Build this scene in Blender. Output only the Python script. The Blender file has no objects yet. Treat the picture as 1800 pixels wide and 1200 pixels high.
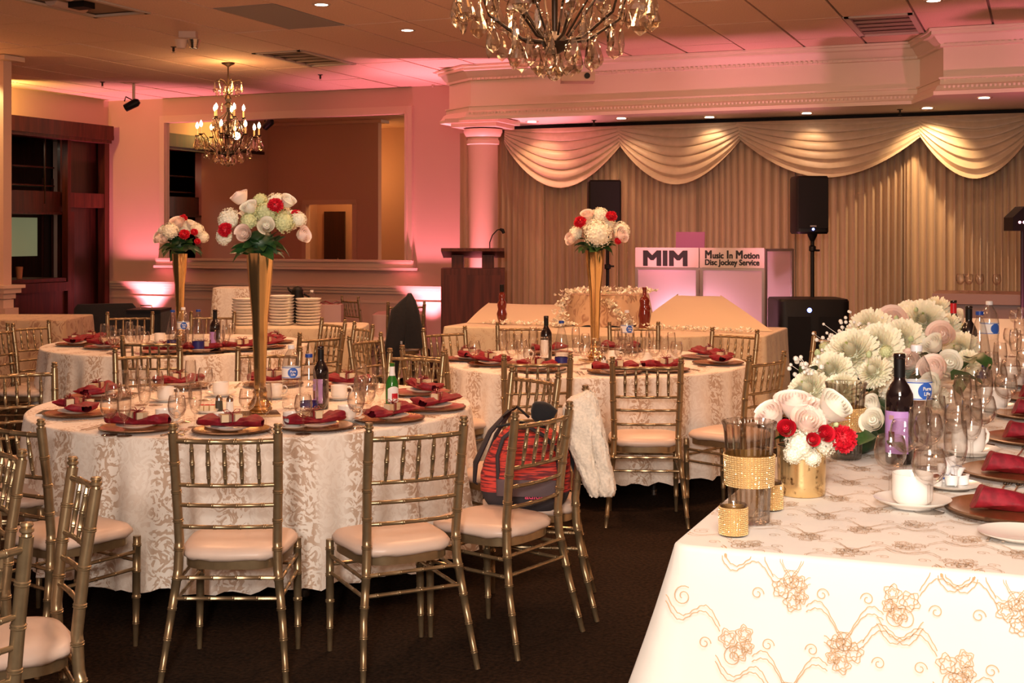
import bpy, math, random
from mathutils import Vector, Matrix
from math import sin, cos, pi, sqrt, radians, atan2
C = bpy.context.scene.collection
rnd = random.Random(7)
# ---- viewpoint geometry: camera at (0,0,HC), looking PH left of the room's depth axis (+Y)
F, YH, HC, PH = 2300.0, 410.0, 1.6, radians(22)
CP, SP = cos(PH), sin(PH)
def cw(X, Z, z=0.0): return Vector((X*CP - Z*SP, X*SP + Z*CP, z))
def G(px, py, h):
    Z = F*(HC-h)/(py-YH); return cw((px-900)/F*Z, Z, h)
def D(px, Z, z=0.0): return cw((px-900)/F*Z, Z, z)
def P(px, py, Z): return cw((px-900)/F*Z, Z, HC-(py-YH)*Z/F)
def W(px, py, yr):
    t = (px-900)/F; Z = yr/(CP+t*SP); return P(px, py, Z)
# ---- camera, world, big lights, exposure
sc = bpy.context.scene
cd = bpy.data.cameras.new('camera'); cam = bpy.data.objects.new('camera', cd); C.objects.link(cam)
cam.location = (0, 0, HC); cam.rotation_euler = (pi/2, 0, PH)
cd.sensor_width = 36; cd.lens = F/1800*36; cd.shift_y = -(600-YH)/1800; cd.clip_end = 200
sc.camera = cam
vs = sc.view_settings
vs.view_transform = 'Standard'; vs.look = 'None'; vs.gamma = 1; vs.use_curve_mapping = False; vs.exposure = 0.0
sc.cycles.transparent_max_bounces = 40; sc.cycles.max_bounces = 8; sc.cycles.sample_clamp_indirect = 4
wd = bpy.data.worlds.new('world'); sc.world = wd; wd.use_nodes = True
bg = wd.node_tree.nodes['Background']; bg.inputs[0].default_value = (1.0, 0.45, 0.25, 1); bg.inputs[1].default_value = 0.32
def light(name, kind, loc, energy, color, size=0.1, aim=None, spot=None, blend=0.5, sy=None):
    l = bpy.data.lights.new(name, kind); l.energy = energy; l.color = color
    if kind == 'AREA':
        l.size = size
        if sy: l.shape = 'RECTANGLE'; l.size_y = sy
    else: l.shadow_soft_size = size
    if kind == 'SPOT': l.spot_size = radians(spot); l.spot_blend = blend
    o = bpy.data.objects.new(name, l); C.objects.link(o); o.location = loc
    if aim is not None:
        d = Vector(aim)-Vector(loc); o.rotation_euler = d.to_track_quat('-Z', 'Y').to_euler()
    return o
# the photographer's flash, bounced: a broad soft source just above and behind the camera
light('camera_flash', 'AREA', (0.3, -0.2, 3.2), 165, (1.0, 0.84, 0.70), 1.3, aim=cw(0.3, 4.2, 0.6))
light('camera_flash_direct', 'AREA', (0.05, -1.0, 2.0), 150, (1.0, 0.89, 0.80), 0.3, aim=cw(-0.3, 7, 1.0))
# added warm ambient area lights over the tables, with no fixtures behind them
for (px, Z, e) in ((300, 8.0, 56), (900, 7.5, 56), (560, 11.4, 46), (1150, 11.0, 60), (60, 12.0, 26), (1600, 8.5, 50)):
    light('ambient_fill', 'AREA', D(px, Z, 3.44), e, (1.0, 0.50, 0.25), 0.5, aim=D(px, Z, 0))
# ---- mesh helpers
class MB:
    def __init__(s): s.v = []; s.f = []; s.m = []; s.uv = {}
    def add(s, v, f, m=0):
        b = len(s.v); s.v += [tuple(p) for p in v]; s.f += [tuple(i+b for i in q) for q in f]; s.m += [m]*len(f); return s
    def box(s, c, d, m=0, rz=0.0, rx=0.0, taper=1.0):
        R = Matrix.Rotation(rz, 3, 'Z') @ Matrix.Rotation(rx, 3, 'X'); c = Vector(c); v = []
        for z in (-1, 1):
            k = taper if z > 0 else 1
            for x, y in ((-1, -1), (1, -1), (1, 1), (-1, 1)): v.append(c + R @ Vector((x*d[0]/2*k, y*d[1]/2*k, z*d[2]/2)))
        return s.add(v, [(0, 3, 2, 1), (4, 5, 6, 7), (0, 1, 5, 4), (1, 2, 6, 5), (2, 3, 7, 6), (3, 0, 4, 7)], m)
    def tube(s, pts, r, n=8, m=0, cap=True, flat=1.0):
        pts = [Vector(p) for p in pts]; k = len(pts)
        if not hasattr(r, '__len__'): r = [r]*k
        v = []; prev = None
        for i, p in enumerate(pts):
            t = (pts[min(i+1, k-1)]-pts[max(i-1, 0)])
            if t.length < 1e-9: t = Vector((0, 0, 1))
            t.normalize()
            if prev is None:
                a = Vector((0, 0, 1)) if abs(t.z) < 0.9 else Vector((0, 1, 0)); a = (a-t*a.dot(t)).normalized()
            else:
                a = prev-t*prev.dot(t); a = a.normalized() if a.length > 1e-6 else t.orthogonal().normalized()
            prev = a; b = t.cross(a)
            for j in range(n):
                w = 2*pi*j/n; v.append(p+(a*cos(w)*flat+b*sin(w))*r[i])
        f = [(i*n+j, i*n+(j+1) % n, (i+1)*n+(j+1) % n, (i+1)*n+j) for i in range(k-1) for j in range(n)]
        if cap: f += [tuple(range(n-1, -1, -1)), tuple((k-1)*n+j for j in range(n))]
        return s.add(v, f, m)
    def lathe(s, prof, n=24, c=(0, 0, 0), m=0, cap=False, ripple=None, sq=None):
        v = []
        for r, z in prof:
            for j in range(n):
                w = 2*pi*j/n; rr = r*(1+(ripple[1]*cos(ripple[0]*w) if ripple else 0))
                v.append((c[0]+rr*cos(w), c[1]+rr*sin(w), c[2]+z))
        k = len(prof)
        f = [(i*n+j, i*n+(j+1) % n, (i+1)*n+(j+1) % n, (i+1)*n+j) for i in range(k-1) for j in range(n)]
        if cap: f += [tuple(range(n-1, -1, -1)), tuple((k-1)*n+j for j in range(n))]
        return s.add(v, f, m)
    def ball(s, c, r, n=10, k=6, m=0, sc=(1, 1, 1)):
        pr = [(sin(pi*i/k), -cos(pi*i/k)) for i in range(k+1)]; v = []
        for a, z in pr:
            for j in range(n): v.append((c[0]+r*sc[0]*a*cos(2*pi*j/n), c[1]+r*sc[1]*a*sin(2*pi*j/n), c[2]+r*sc[2]*z))
        return s.add(v, [(i*n+j, i*n+(j+1) % n, (i+1)*n+(j+1) % n, (i+1)*n+j) for i in range(k) for j in range(n)], m)
    def grid(s, fn, nu, nv, m=0, closeu=False, uvf=None):
        b = len(s.v); cu = nu if closeu else nu+1; v = []
        for j in range(nv+1):
            for i in range(cu): v.append(fn(i/nu, j/nv))
        f = []
        for j in range(nv):
            for i in range(nu):
                f.append((j*cu+i, j*cu+(i+1) % cu, (j+1)*cu+(i+1) % cu, (j+1)*cu+i))
                if uvf: s.uv[len(s.f)+len(f)-1] = [uvf(i/nu, j/nv), uvf((i+1)/nu, j/nv), uvf((i+1)/nu, (j+1)/nv), uvf(i/nu, (j+1)/nv)]
        return s.add(v, f, m)
    def loft(s, rows, n=20, m=0, rip=0.0, seed=1, sup=0.7):
        # rows: (z, xl, xr, thickness, yc) -> closed lofted body with superelliptic sections
        v = []; r_ = random.Random(seed); ph = [r_.uniform(0, 6) for _ in range(4)]
        for i, (z, xl, xr, t, yc) in enumerate(rows):
            for j in range(n):
                w = 2*pi*j/n; cx, cy = cos(w), sin(w)
                cx = abs(cx)**sup*(1 if cx > 0 else -1); cy = abs(cy)**sup*(1 if cy > 0 else -1)
                k = 1+rip*(sin(5*w+ph[0]+i*.7)+.6*sin(9*w+ph[1]-i*.4))
                v.append(((xl+xr)/2+(xr-xl)/2*cx, yc+t/2*cy*k, z))
        k = len(rows)
        f = [(i*n+j, i*n+(j+1) % n, (i+1)*n+(j+1) % n, (i+1)*n+j) for i in range(k-1) for j in range(n)]
        f += [tuple(range(n-1, -1, -1)), tuple((k-1)*n+j for j in range(n))]
        return s.add(v, f, m)
    def xf(s, M, start=0):
        s.v[start:] = [tuple(M @ Vector(p)) for p in s.v[start:]]; return s
    def mesh(s, name, mats, smooth=0.7):
        me = bpy.data.meshes.new(name); me.from_pydata(s.v, [], s.f)
        for a in (mats if isinstance(mats, (list, tuple)) else [mats]): me.materials.append(a)
        if any(s.m): me.polygons.foreach_set('material_index', s.m)
        if s.uv:
            ul = me.uv_layers.new(name='UVMap').data
            for p in me.polygons:
                q = s.uv.get(p.index)
                if q:
                    for k, li in enumerate(p.loop_indices): ul[li].uv = q[k]
        me.validate(verbose=False)
        if smooth:
            me.shade_smooth(); me.set_sharp_from_angle(angle=smooth)
        me.update(); return me
    def build(s, name, mats, parent=None, smooth=0.7, loc=None, rz=0.0):
        return put(name, s.mesh(name, mats, smooth), parent, loc, rz)
def put(name, me, parent=None, loc=None, rz=0.0, rot=None, scale=None):
    o = bpy.data.objects.new(name, me); C.objects.link(o)
    if parent is not None: o.parent = parent
    if loc is not None: o.location = loc
    o.rotation_euler = rot if rot is not None else (0, 0, rz)
    if scale is not None: o.scale = (scale,)*3 if not hasattr(scale, '__len__') else scale
    return o
def tag(o, label=None, cat=None, group=None, kind=None):
    if label: o['label'] = label
    if cat: o['category'] = cat
    if group: o['group'] = group
    if kind: o['kind'] = kind
    return o
def thing(name, label, cat, loc=(0, 0, 0), rz=0.0, group=None):
    o = bpy.data.objects.new(name, None); C.objects.link(o); o.location = loc; o.rotation_euler = (0, 0, rz)
    return tag(o, label, cat, group)
KIDS = {}
def copy_tree(o, parent=None):
    c = o.copy(); C.objects.link(c)
    if parent is not None: c.parent = parent
    for ch in kids(o): copy_tree(ch, c)
    return c
def kids(o):
    if o.name not in KIDS: KIDS[o.name] = list(o.children)
    return KIDS[o.name]
class Kind:
    # first call hands out the prototype itself, later calls copies of its tree
    def __init__(s, maker): s.mk = maker; s.o = None
    def __call__(s, loc, rz=0.0, label=None, cat=None, group=None, scale=None):
        if s.o is None: s.o = s.mk(); o = s.o
        else: o = copy_tree(s.o)
        o.location = loc; o.rotation_euler = (0, 0, rz)
        if scale: o.scale = (scale,)*3 if not hasattr(scale, '__len__') else scale
        return tag(o, label, cat, group)
ORD = ['leftmost', 'second from the left', 'third from the left', 'fourth from the left', 'fifth from the left', 'sixth from the left', 'seventh from the left', 'eighth from the left', 'ninth from the left', 'tenth from the left', 'eleventh from the left', 'twelfth from the left', 'thirteenth from the left', 'fourteenth from the left', 'fifteenth from the left', 'sixteenth from the left', 'seventeenth from the left', 'eighteenth from the left', 'nineteenth from the left', 'twentieth from the left', 'twenty-first from the left', 'twenty-second from the left', 'twenty-third from the left', 'twenty-fourth from the left', 'twenty-fifth from the left', 'twenty-sixth from the left', 'twenty-seventh from the left', 'twenty-eighth from the left', 'twenty-ninth from the left', 'thirtieth from the left']
AUTO = {}
def later(o, px, phrase, tail='of its kind there'): AUTO.setdefault(phrase, []).append((px, o)); return o
def finish_labels():
    for ph, l in AUTO.items():
        l.sort(key=lambda a: a[0])
        for i, (px, o) in enumerate(l): o['label'] = ph if len(l) == 1 else ph+', '+ORD[min(i, 29)]
# ---- materials
def mat(name, col, rough=0.5, metal=0.0, **k):
    m = bpy.data.materials.new(name); m.use_nodes = True; nt = m.node_tree; b = nt.nodes['Principled BSDF']
    b.inputs['Base Color'].default_value = (*col, 1); b.inputs['Roughness'].default_value = rough; b.inputs['Metallic'].default_value = metal
    if k.get('spec') is not None: b.inputs['Specular IOR Level'].default_value = k['spec']
    if k.get('coat'): b.inputs['Coat Weight'].default_value = k['coat']; b.inputs['Coat Roughness'].default_value = .08
    if k.get('sheen'): b.inputs['Sheen Weight'].default_value = k['sheen']
    if k.get('sss'): b.inputs['Subsurface Weight'].default_value = k['sss']; b.inputs['Subsurface Scale'].default_value = .02
    if k.get('emit'): b.inputs['Emission Color'].default_value = (*k['emit'][0], 1); b.inputs['Emission Strength'].default_value = k['emit'][1]
    L = nt.links; N = nt.nodes
    if k.get('var') or k.get('bump'):
        tc = N.new('ShaderNodeTexCoord'); nz = N.new('ShaderNodeTexNoise'); nz.inputs['Scale'].default_value = k.get('scale', 20); nz.inputs['Detail'].default_value = 5
        mp = N.new('ShaderNodeMapping'); mp.inputs['Scale'].default_value = k.get('stretch', (1, 1, 1))
        L.new(tc.outputs['Object'], mp.inputs['Vector']); L.new(mp.outputs[0], nz.inputs['Vector'])
        if k.get('var'):
            mx = N.new('ShaderNodeMix'); mx.data_type = 'RGBA'; v = k['var']
            mx.inputs['A'].default_value = (*[c*(1-v) for c in col], 1); mx.inputs['B'].default_value = (*(k.get('col2') or [min(1, c*(1+v)) for c in col]), 1)
            rp = N.new('ShaderNodeMapRange'); rp.inputs['From Min'].default_value = .35; rp.inputs['From Max'].default_value = .65
            L.new(nz.outputs['Fac'], rp.inputs['Value']); L.new(rp.outputs[0], mx.inputs['Factor']); L.new(mx.outputs['Result'], b.inputs['Base Color'])
        if k.get('bump'):
            bp = N.new('ShaderNodeBump'); bp.inputs['Strength'].default_value = k['bump']; bp.inputs['Distance'].default_value = k.get('bdist', .01)
            L.new(nz.outputs['Fac'], bp.inputs['Height']); L.new(bp.outputs[0], b.inputs['Normal'])
    return m
def glass(name, tint=(1, 1, 1), edge=(.75, .72, .7), refl=1.0, body=0.04):
    m = bpy.data.materials.new(name); m.use_nodes = True; nt = m.node_tree; N = nt.nodes; L = nt.links; N.clear()
    out = N.new('ShaderNodeOutputMaterial'); tr = N.new('ShaderNodeBsdfTransparent'); gl = N.new('ShaderNodeBsdfGlossy'); gl.inputs['Roughness'].default_value = .03
    lw = N.new('ShaderNodeLayerWeight'); lw.inputs['Blend'].default_value = .35; mc = N.new('ShaderNodeMix'); mc.data_type = 'RGBA'
    mc.inputs['A'].default_value = (*tint, 1); mc.inputs['B'].default_value = (*edge, 1); L.new(mc.outputs['Result'], tr.inputs['Color'])
    lw.inputs['Blend'].default_value = .5; pw = N.new('ShaderNodeMath'); pw.operation = 'POWER'; pw.inputs[1].default_value = 2.2; L.new(lw.outputs['Facing'], pw.inputs[0]); L.new(pw.outputs[0], mc.inputs['Factor'])
    fr = N.new('ShaderNodeMath'); fr.operation = 'POWER'; fr.inputs[1].default_value = 2.6; L.new(lw.outputs['Facing'], fr.inputs[0])
    ma = N.new('ShaderNodeMath'); ma.operation = 'MULTIPLY_ADD'; ma.inputs[1].default_value = .75*refl; ma.inputs[2].default_value = body; ma.use_clamp = True
    L.new(fr.outputs[0], ma.inputs[0]); mx = N.new('ShaderNodeMixShader'); L.new(ma.outputs[0], mx.inputs['Fac']); L.new(tr.outputs[0], mx.inputs[1]); L.new(gl.outputs[0], mx.inputs[2]); L.new(mx.outputs[0], out.inputs['Surface'])
    return m
def emitter(name, col, s):
    m = bpy.data.materials.new(name); m.use_nodes = True; b = m.node_tree.nodes['Principled BSDF']
    b.inputs['Base Color'].default_value = (.8, .8, .8, 1); b.inputs['Emission Color'].default_value = (*col, 1); b.inputs['Emission Strength'].default_value = s; return m
def damask(name, c1, c2, stripes=True, sc_=1.0):
    # jacquard cloth: swirling woven figures gathered in vertical bands (UV in metres along the cloth)
    m = bpy.data.materials.new(name); m.use_nodes = True; nt = m.node_tree; N = nt.nodes; L = nt.links; b = N['Principled BSDF']; b.inputs['Roughness'].default_value = .6
    b.inputs['Sheen Weight'].default_value = .2
    uv = N.new('ShaderNodeUVMap'); uv.uv_map = 'UVMap'
    nz = N.new('ShaderNodeTexNoise'); nz.inputs['Scale'].default_value = 9*sc_; nz.inputs['Detail'].default_value = 1.5; nz.inputs['Distortion'].default_value = 2.2
    w = N.new('ShaderNodeTexWave'); w.inputs['Scale'].default_value = 14*sc_; w.inputs['Distortion'].default_value = 22; w.inputs['Detail'].default_value = 1.2; w.inputs['Detail Scale'].default_value = 1.3
    L.new(uv.outputs[0], nz.inputs['Vector']); L.new(uv.outputs[0], w.inputs['Vector'])
    if stripes: nz.inputs['Scale'].default_value = 19; nz.inputs['Distortion'].default_value = 3.2; nz.inputs['Detail'].default_value = 2.5
    r1 = N.new('ShaderNodeMapRange'); r1.inputs['From Min'].default_value = .45; r1.inputs['From Max'].default_value = .62; L.new((nz if stripes else w).outputs['Fac'], r1.inputs['Value'])
    if stripes: r1.inputs['From Min'].default_value = .49; r1.inputs['From Max'].default_value = .53
    r2 = N.new('ShaderNodeMapRange'); r2.inputs['From Min'].default_value = .46; r2.inputs['From Max'].default_value = .56; L.new(nz.outputs['Fac'], r2.inputs['Value'])
    mu = N.new('ShaderNodeMath'); mu.operation = 'MULTIPLY'; L.new(r1.outputs[0], mu.inputs[0])
    if stripes:
        sx = N.new('ShaderNodeSeparateXYZ'); L.new(uv.outputs[0], sx.inputs[0])
        s1 = N.new('ShaderNodeMath'); s1.operation = 'MULTIPLY'; s1.inputs[1].default_value = 2*pi/.27; L.new(sx.outputs['X'], s1.inputs[0])
        s2 = N.new('ShaderNodeMath'); s2.operation = 'SINE'; L.new(s1.outputs[0], s2.inputs[0])
        s3 = N.new('ShaderNodeMapRange'); s3.inputs['From Min'].default_value = -.3; s3.inputs['From Max'].default_value = .5; s3.inputs['To Min'].default_value = .2; L.new(s2.outputs[0], s3.inputs['Value'])
        L.new(s3.outputs[0], mu.inputs[1])
    else: L.new(r2.outputs[0], mu.inputs[1])
    mx = N.new('ShaderNodeMix'); mx.data_type = 'RGBA'; mx.inputs['A'].default_value = (*c1, 1); mx.inputs['B'].default_value = (*c2, 1)
    L.new(mu.outputs[0], mx.inputs['Factor']); L.new(mx.outputs['Result'], b.inputs['Base Color'])
    bp = N.new('ShaderNodeBump'); bp.inputs['Strength'].default_value = .25; bp.inputs['Distance'].default_value = .002; L.new(mu.outputs[0], bp.inputs['Height']); L.new(bp.outputs[0], b.inputs['Normal'])
    return m
M = dict(
 carpet=mat('carpet', (.020, .011, .006), .95, scale=60, var=.55, bump=.6, bdist=.01, spec=.1),
 wall=mat('wall_paint', (.56, .36, .29), .75, scale=180, bump=.12, bdist=.002),
 trim=mat('trim_paint', (.62, .43, .34), .5),
 tile=mat('ceiling_tile', (.80, .55, .43), .9, scale=160, var=.08, bump=.3, bdist=.003, stretch=(1, .25, 1)),
 slab=mat('ceiling_grid', (.28, .19, .14), .8), dimtile=mat('grey_tile', (.34, .30, .29), .9),
 tbar=mat('tile_edge', (.55, .43, .35), .6),
 pelmet=mat('pelmet_paint', (.74, .62, .50), .6, scale=120, bump=.08, bdist=.002),
 wood=mat('dark_mahogany', (.026, .005, .003), .35, scale=3, var=.4, stretch=(9, 9, .6), coat=.12),
 wood2=mat('reddish_mahogany', (.058, .010, .006), .45, scale=3, var=.35, stretch=(9, 9, .6), spec=.3),
 podium=mat('podium_wood', (.095, .020, .010), .45, spec=.2, scale=4, var=.3, stretch=(8, 8, .5)),
 black=mat('black_plastic', (.006, .005, .005), .5, spec=.25), dark=mat('dark_recess', (.012, .008, .007), .8), blackcloth=mat('black_cloth', (.008, .008, .011), .9, sheen=.1, scale=30, bump=.4, bdist=.01),
 grille=mat('speaker_grille', (.008, .007, .008), .7, spec=.2, scale=300, bump=.5, bdist=.001),
 gold=mat('chiavari_gold', (.33, .24, .135), .30, .75, scale=25, var=.12),
 seat=mat('seat_vinyl', (.68, .53, .44), .40, scale=9, bump=.35, bdist=.006),
 brass=mat('vase_gold', (.86, .60, .28), .07, .95), mirrorbase=mat('mirror_base', (.55, .42, .26), .1, .9),
 charger=mat('charger_gold', (.62, .33, .14), .22, .85, scale=40, bump=.1, bdist=.002), chargeredge=mat('charger_rim', (.10, .055, .03), .35, .6),
 china=mat('white_china', (.86, .82, .76), .18), napkin=mat('red_napkin', (.21, .007, .018), .6, scale=45, var=.25, bump=.3, bdist=.003, spec=.3),
 ribbon=mat('red_ribbon', (.20, .008, .015), .3), candy=mat('cream_favor', (.80, .66, .44), .45), candy2=mat('brown_favor', (.30, .16, .11), .45),
 steel=mat('steel', (.62, .55, .48), .22, 1.0), silver=mat('silver_foil', (.75, .73, .7), .35, .7),
 glass=glass('clear_glass', (.99, .985, .98), (.76, .68, .63), 1.15, .06), pet=glass('bottle_plastic', (.97, .98, .985), (.70, .71, .73), 1.0, .13),
 smoke=glass('smoky_glass', (.91, .89, .86), (.50, .46, .42), 1.3, .10), crystal=glass('crystal', (1, .94, .84), (.85, .62, .40), 2.0, .30),
 greenglass=mat('green_glass', (.02, .16, .02), .08, coat=.5), wineglass=mat('dark_bottle', (.010, .005, .006), .07, coat=.6), amber=mat('brown_red_bottle', (.13, .012, .006), .1, coat=.6),
 lavender=mat('lavender_label', (.48, .27, .62), .5), whitelabel=mat('white_label', (.85, .85, .85), .5), bluelabel=mat('blue_label', (.03, .12, .50), .4), blue=mat('blue_cap', (.01, .05, .30), .4), darkblue=mat('navy_label', (.02, .02, .16), .4),
 redmark=mat('red_mark', (.55, .01, .02), .4), whitecap=mat('white_cap', (.75, .75, .77), .4),
 bronze=mat('bronze_iron', (.035, .018, .010), .4, .6), candle=mat('candle_sleeve', (.85, .50, .20), .5, emit=((1, .45, .12), .6)),
 bulb=emitter('lit_bulb', (1, .74, .46), 22), lens=emitter('lit_lens', (1, .86, .68), 14),
 leaf=mat('leaf', (.025, .085, .018), .45, scale=30, var=.35), leaf2=mat('dark_leaf', (.014, .055, .018), .45, scale=30, var=.35), grey_leaf=mat('grey_green_leaf', (.16, .24, .19), .6),
 rose_w=mat('white_rose', (.93, .88, .76), .55, sss=.15), rose_p=mat('blush_rose', (.97, .78, .68), .55, sss=.15), red=mat('red_carnation', (.62, .008, .025), .55), hyd=mat('hydrangea', (.90, .87, .72), .6, scale=30, var=.12), hydg=mat('green_hydrangea', (.66, .70, .38), .6, scale=30, var=.15),
 mum=mat('cream_mum', (.97, .92, .72), .6, sss=.2), mumc=mat('mum_heart', (.62, .66, .24), .6), bud=mat('green_bud', (.50, .58, .30), .5), breath=mat('babys_breath', (.9, .87, .78), .6), stem=mat('stem', (.16, .20, .07), .6),
 curtain=mat('stage_curtain', (.60, .42, .26), .62, scale=14, var=.06, stretch=(1, 1, .12), sheen=.3), swag=mat('swag_satin', (.60, .45, .30), .42, scale=14, var=.05, sheen=.3),
 mirror=mat('mirror', (.80, .74, .68), .0, 1.0), band_back=mat('band_backing', (.55, .33, .12), .5, .4), gold_bead=mat('gold_rhinestone', (.98, .74, .38), .2, .6),
 white=mat('booth_white', (.56, .46, .43), .6), ink=mat('sign_ink', (.006, .006, .006), .6), alu=mat('aluminium', (.55, .5, .52), .3, .9), laptop=mat('laptop_lid', (.38, .12, .34), .3, .5),
 led=emitter('blue_led', (.12, .2, 1), 12), fur=mat('cream_fur', (.86, .76, .63), .95, scale=90, var=.10, bump=.6, bdist=.008, sheen=.3),
 pack_red=mat('backpack_coral', (.62, .045, .035), .75, scale=14, var=.0, bump=.2), pack_grey=mat('backpack_grey', (.045, .035, .04), .8), pack_mid=mat('backpack_panel', (.14, .10, .11), .8), pink_ink=mat('pink_logo', (.80, .06, .16), .5),
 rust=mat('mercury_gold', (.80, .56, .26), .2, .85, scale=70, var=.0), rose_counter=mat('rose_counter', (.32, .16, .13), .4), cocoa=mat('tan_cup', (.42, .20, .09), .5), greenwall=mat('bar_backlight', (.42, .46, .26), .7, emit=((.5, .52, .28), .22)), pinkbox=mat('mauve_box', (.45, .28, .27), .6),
 cloth1=damask('damask_cloth', (.88, .81, .72), (.56, .41, .30)), cloth2=damask('damask_cloth_plain', (.70, .56, .38), (.60, .44, .29), False), cloth3=damask('damask_floral', (.56, .38, .24), (.36, .20, .12), False, .5),
 headcloth=mat('head_table_cloth', (.74, .69, .62), .6, scale=50, bump=.15, bdist=.002, sheen=.2), thread=mat('gold_embroidery', (.50, .31, .16), .6),
 pepper=mat('pepper', (.05, .045, .03), .6), salt=mat('salt', (.8, .78, .74), .6), creamer=mat('creamer_cup', (.85, .84, .82), .4),
)
def _pack():
    m = M['pack_red']; nt = m.node_tree; N = nt.nodes; L = nt.links; b = N['Principled BSDF']
    tc = N.new('ShaderNodeTexCoord'); mp = N.new('ShaderNodeMapping'); mp.inputs['Scale'].default_value = (8, 8, 90); nz = N.new('ShaderNodeTexNoise'); nz.inputs['Scale'].default_value = 1.6
    cr = N.new('ShaderNodeValToRGB'); cr.color_ramp.elements[0].position = .42; cr.color_ramp.elements[0].color = (.16, .02, .025, 1); cr.color_ramp.elements[1].position = .56; cr.color_ramp.elements[1].color = (.72, .065, .045, 1)
    L.new(tc.outputs['Object'], mp.inputs[0]); L.new(mp.outputs[0], nz.inputs['Vector']); L.new(nz.outputs['Fac'], cr.inputs[0]); L.new(cr.outputs[0], b.inputs['Base Color'])
    m = M['rust']; nt = m.node_tree; N = nt.nodes; L = nt.links; b = N['Principled BSDF']
    tc = N.new('ShaderNodeTexCoord'); nz = N.new('ShaderNodeTexNoise'); nz.inputs['Scale'].default_value = 55; nz.inputs['Detail'].default_value = 4
    cr = N.new('ShaderNodeValToRGB'); cr.color_ramp.elements[0].position = .30; cr.color_ramp.elements[0].color = (.10, .04, .01, 1); cr.color_ramp.elements[1].position = .42; cr.color_ramp.elements[1].color = (.86, .64, .32, 1)
    L.new(tc.outputs['Object'], nz.inputs['Vector']); L.new(nz.outputs['Fac'], cr.inputs[0]); L.new(cr.outputs[0], b.inputs['Base Color'])
_pack()
# ================= SETTING =================
CEIL = 3.5; WY = 15.26; LX = -12.42
def struct(name, mb, m, parent=None, smooth=0.5): return tag(mb.build(name, m, parent, smooth), kind='structure')
struct('floor', MB().box((-4, 6.5, -.05), (26, 20, .1)), M['carpet'])
# ceiling: slab with a lay-in grid of 2 x 4 tiles
ce = struct('ceiling', MB().box((-4, 6.5, CEIL+.07), (26, 20, .1)), M['slab'])
gx0 = G(1310, 0, CEIL).x; TX, TY = .61, 1.22; gy0 = G(1480, 30, CEIL).y
ix0 = math.floor((-12.4-gx0)/TX); ix1 = math.ceil((2.2-gx0)/TX); iy0 = math.floor((8.2-gy0)/TY); iy1 = math.ceil((15.0-gy0)/TY)
tile_me = MB().box((0, 0, .009), (TX-.022, TY-.014, .018)).mesh('ceiling_tile', M['tile'], 0)
dim_me = MB().box((0, 0, .009), (TX-.022, TY-.014, .018)).mesh('ceiling_tile', M['dimtile'], 0)
def cellof(px, py):
    q = G(px, py, CEIL); return (math.floor((q.x-gx0)/TX), math.floor((q.y-gy0)/TY))
vents = {cellof(140, 12): 'cassette', cellof(572, 107): 'vent', cellof(1562, 47): 'vent'}; dimc = cellof(545, 36)
for i in range(ix0, ix1):
    for j in range(iy0, iy1):
        if (i, j) in vents: continue
        o = put('ceiling_tile', dim_me if (i, j) == dimc else tile_me, ce, (gx0+(i+.5)*TX, gy0+(j+.5)*TY, CEIL+rnd.uniform(-.002, .003)))
        o.rotation_euler = (rnd.uniform(-.002, .002), rnd.uniform(-.004, .004), 0)
mb = MB(); yb = gy0+iy0*TY
mb.box((-4, (yb-3.5)/2, CEIL+.009), (26, yb+3.5, .018))
tag(mb.build('ceiling_tile', M['tile'], ce, 0), kind='stuff', label='rest of the tiled ceiling')
for (ci, cj), kd in vents.items():
    x, y = gx0+(ci+.5)*TX, gy0+(cj+.5)*TY
    t = thing('ceiling_vent', {'cassette': 'open square ceiling cassette with white ducts near the upper left corner', 'vent': ''}[kd] or ('dark slotted air vent in the ceiling left of the pelmet corner' if x < -5 else 'dark slotted air vent in the ceiling above the right pelmet corner'), 'vent', (x, y, CEIL))
    f = MB()
    for s in (-1, 1): f.box((s*(TX/2-.03), 0, 0), (.05, TY-.03, .02)).box((0, s*(TY/2-.04), 0), (TX-.03, .05, .02))
    f.build('frame', M['tbar'], t, 0); MB().box((0, 0, .035), (TX-.1, TY-.1, .01)).build('duct_opening', M['dark'], t, 0)
    if kd == 'cassette':
        MB().tube([(-.17, -.1, .05), (-.17, .3, .05)], .07, 12).build('duct', M['trim'], t); MB().tube([(.12, -.5, .05), (.12, -.2, .05)], .07, 12).build('duct', M['trim'], t)
        MB().box((0.02, .05, .0), (.16, .14, .06)).build('fan_box', M['black'], t, 0)
    else:
        for k in range(5): MB().box((0, -.45+k*.22, .01), (TX-.12, .03, .02), rx=.5).build('slat', M['slab'], t, 0)
# walls
struct('wall_back', MB().box(((LX+4)/2-.5, WY+.06, CEIL/2), (4-LX+1, .12, CEIL)), M['wall'])
mb = MB().box((LX-.06, 13.2, (CEIL+3.05)/2), (.12, 4.4, CEIL-3.05)).box((LX-.06, 12.0, 1.525), (.12, 1.95, 3.05)).box((LX-.06, 15.21, 1.525), (.12, .12, 3.05))
struct('wall_left', mb, M['wall'])
PX1 = G(16, 500, 0).x*0-10.27
mb = MB().box(((LX-11.65)/2, 10.98, CEIL/2), (-11.65-LX, .12, CEIL)).box(((-10.75+PX1)/2, 10.98, CEIL/2), (PX1+10.75, .12, CEIL)).box((-11.2, 10.98, (CEIL+2.1)/2), (.9, .12, CEIL-2.1))
struct('wall_partition', mb, M['wall'])
q = MB()
for zz, pr, h in ((1.03, .10, .035), (.985, .07, .05), (.93, .03, .06), (.8, .015, .18)):
    q.box(((LX+PX1)/2, 10.98, zz), (PX1-LX+2*pr, .12+2*pr, h))
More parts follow.
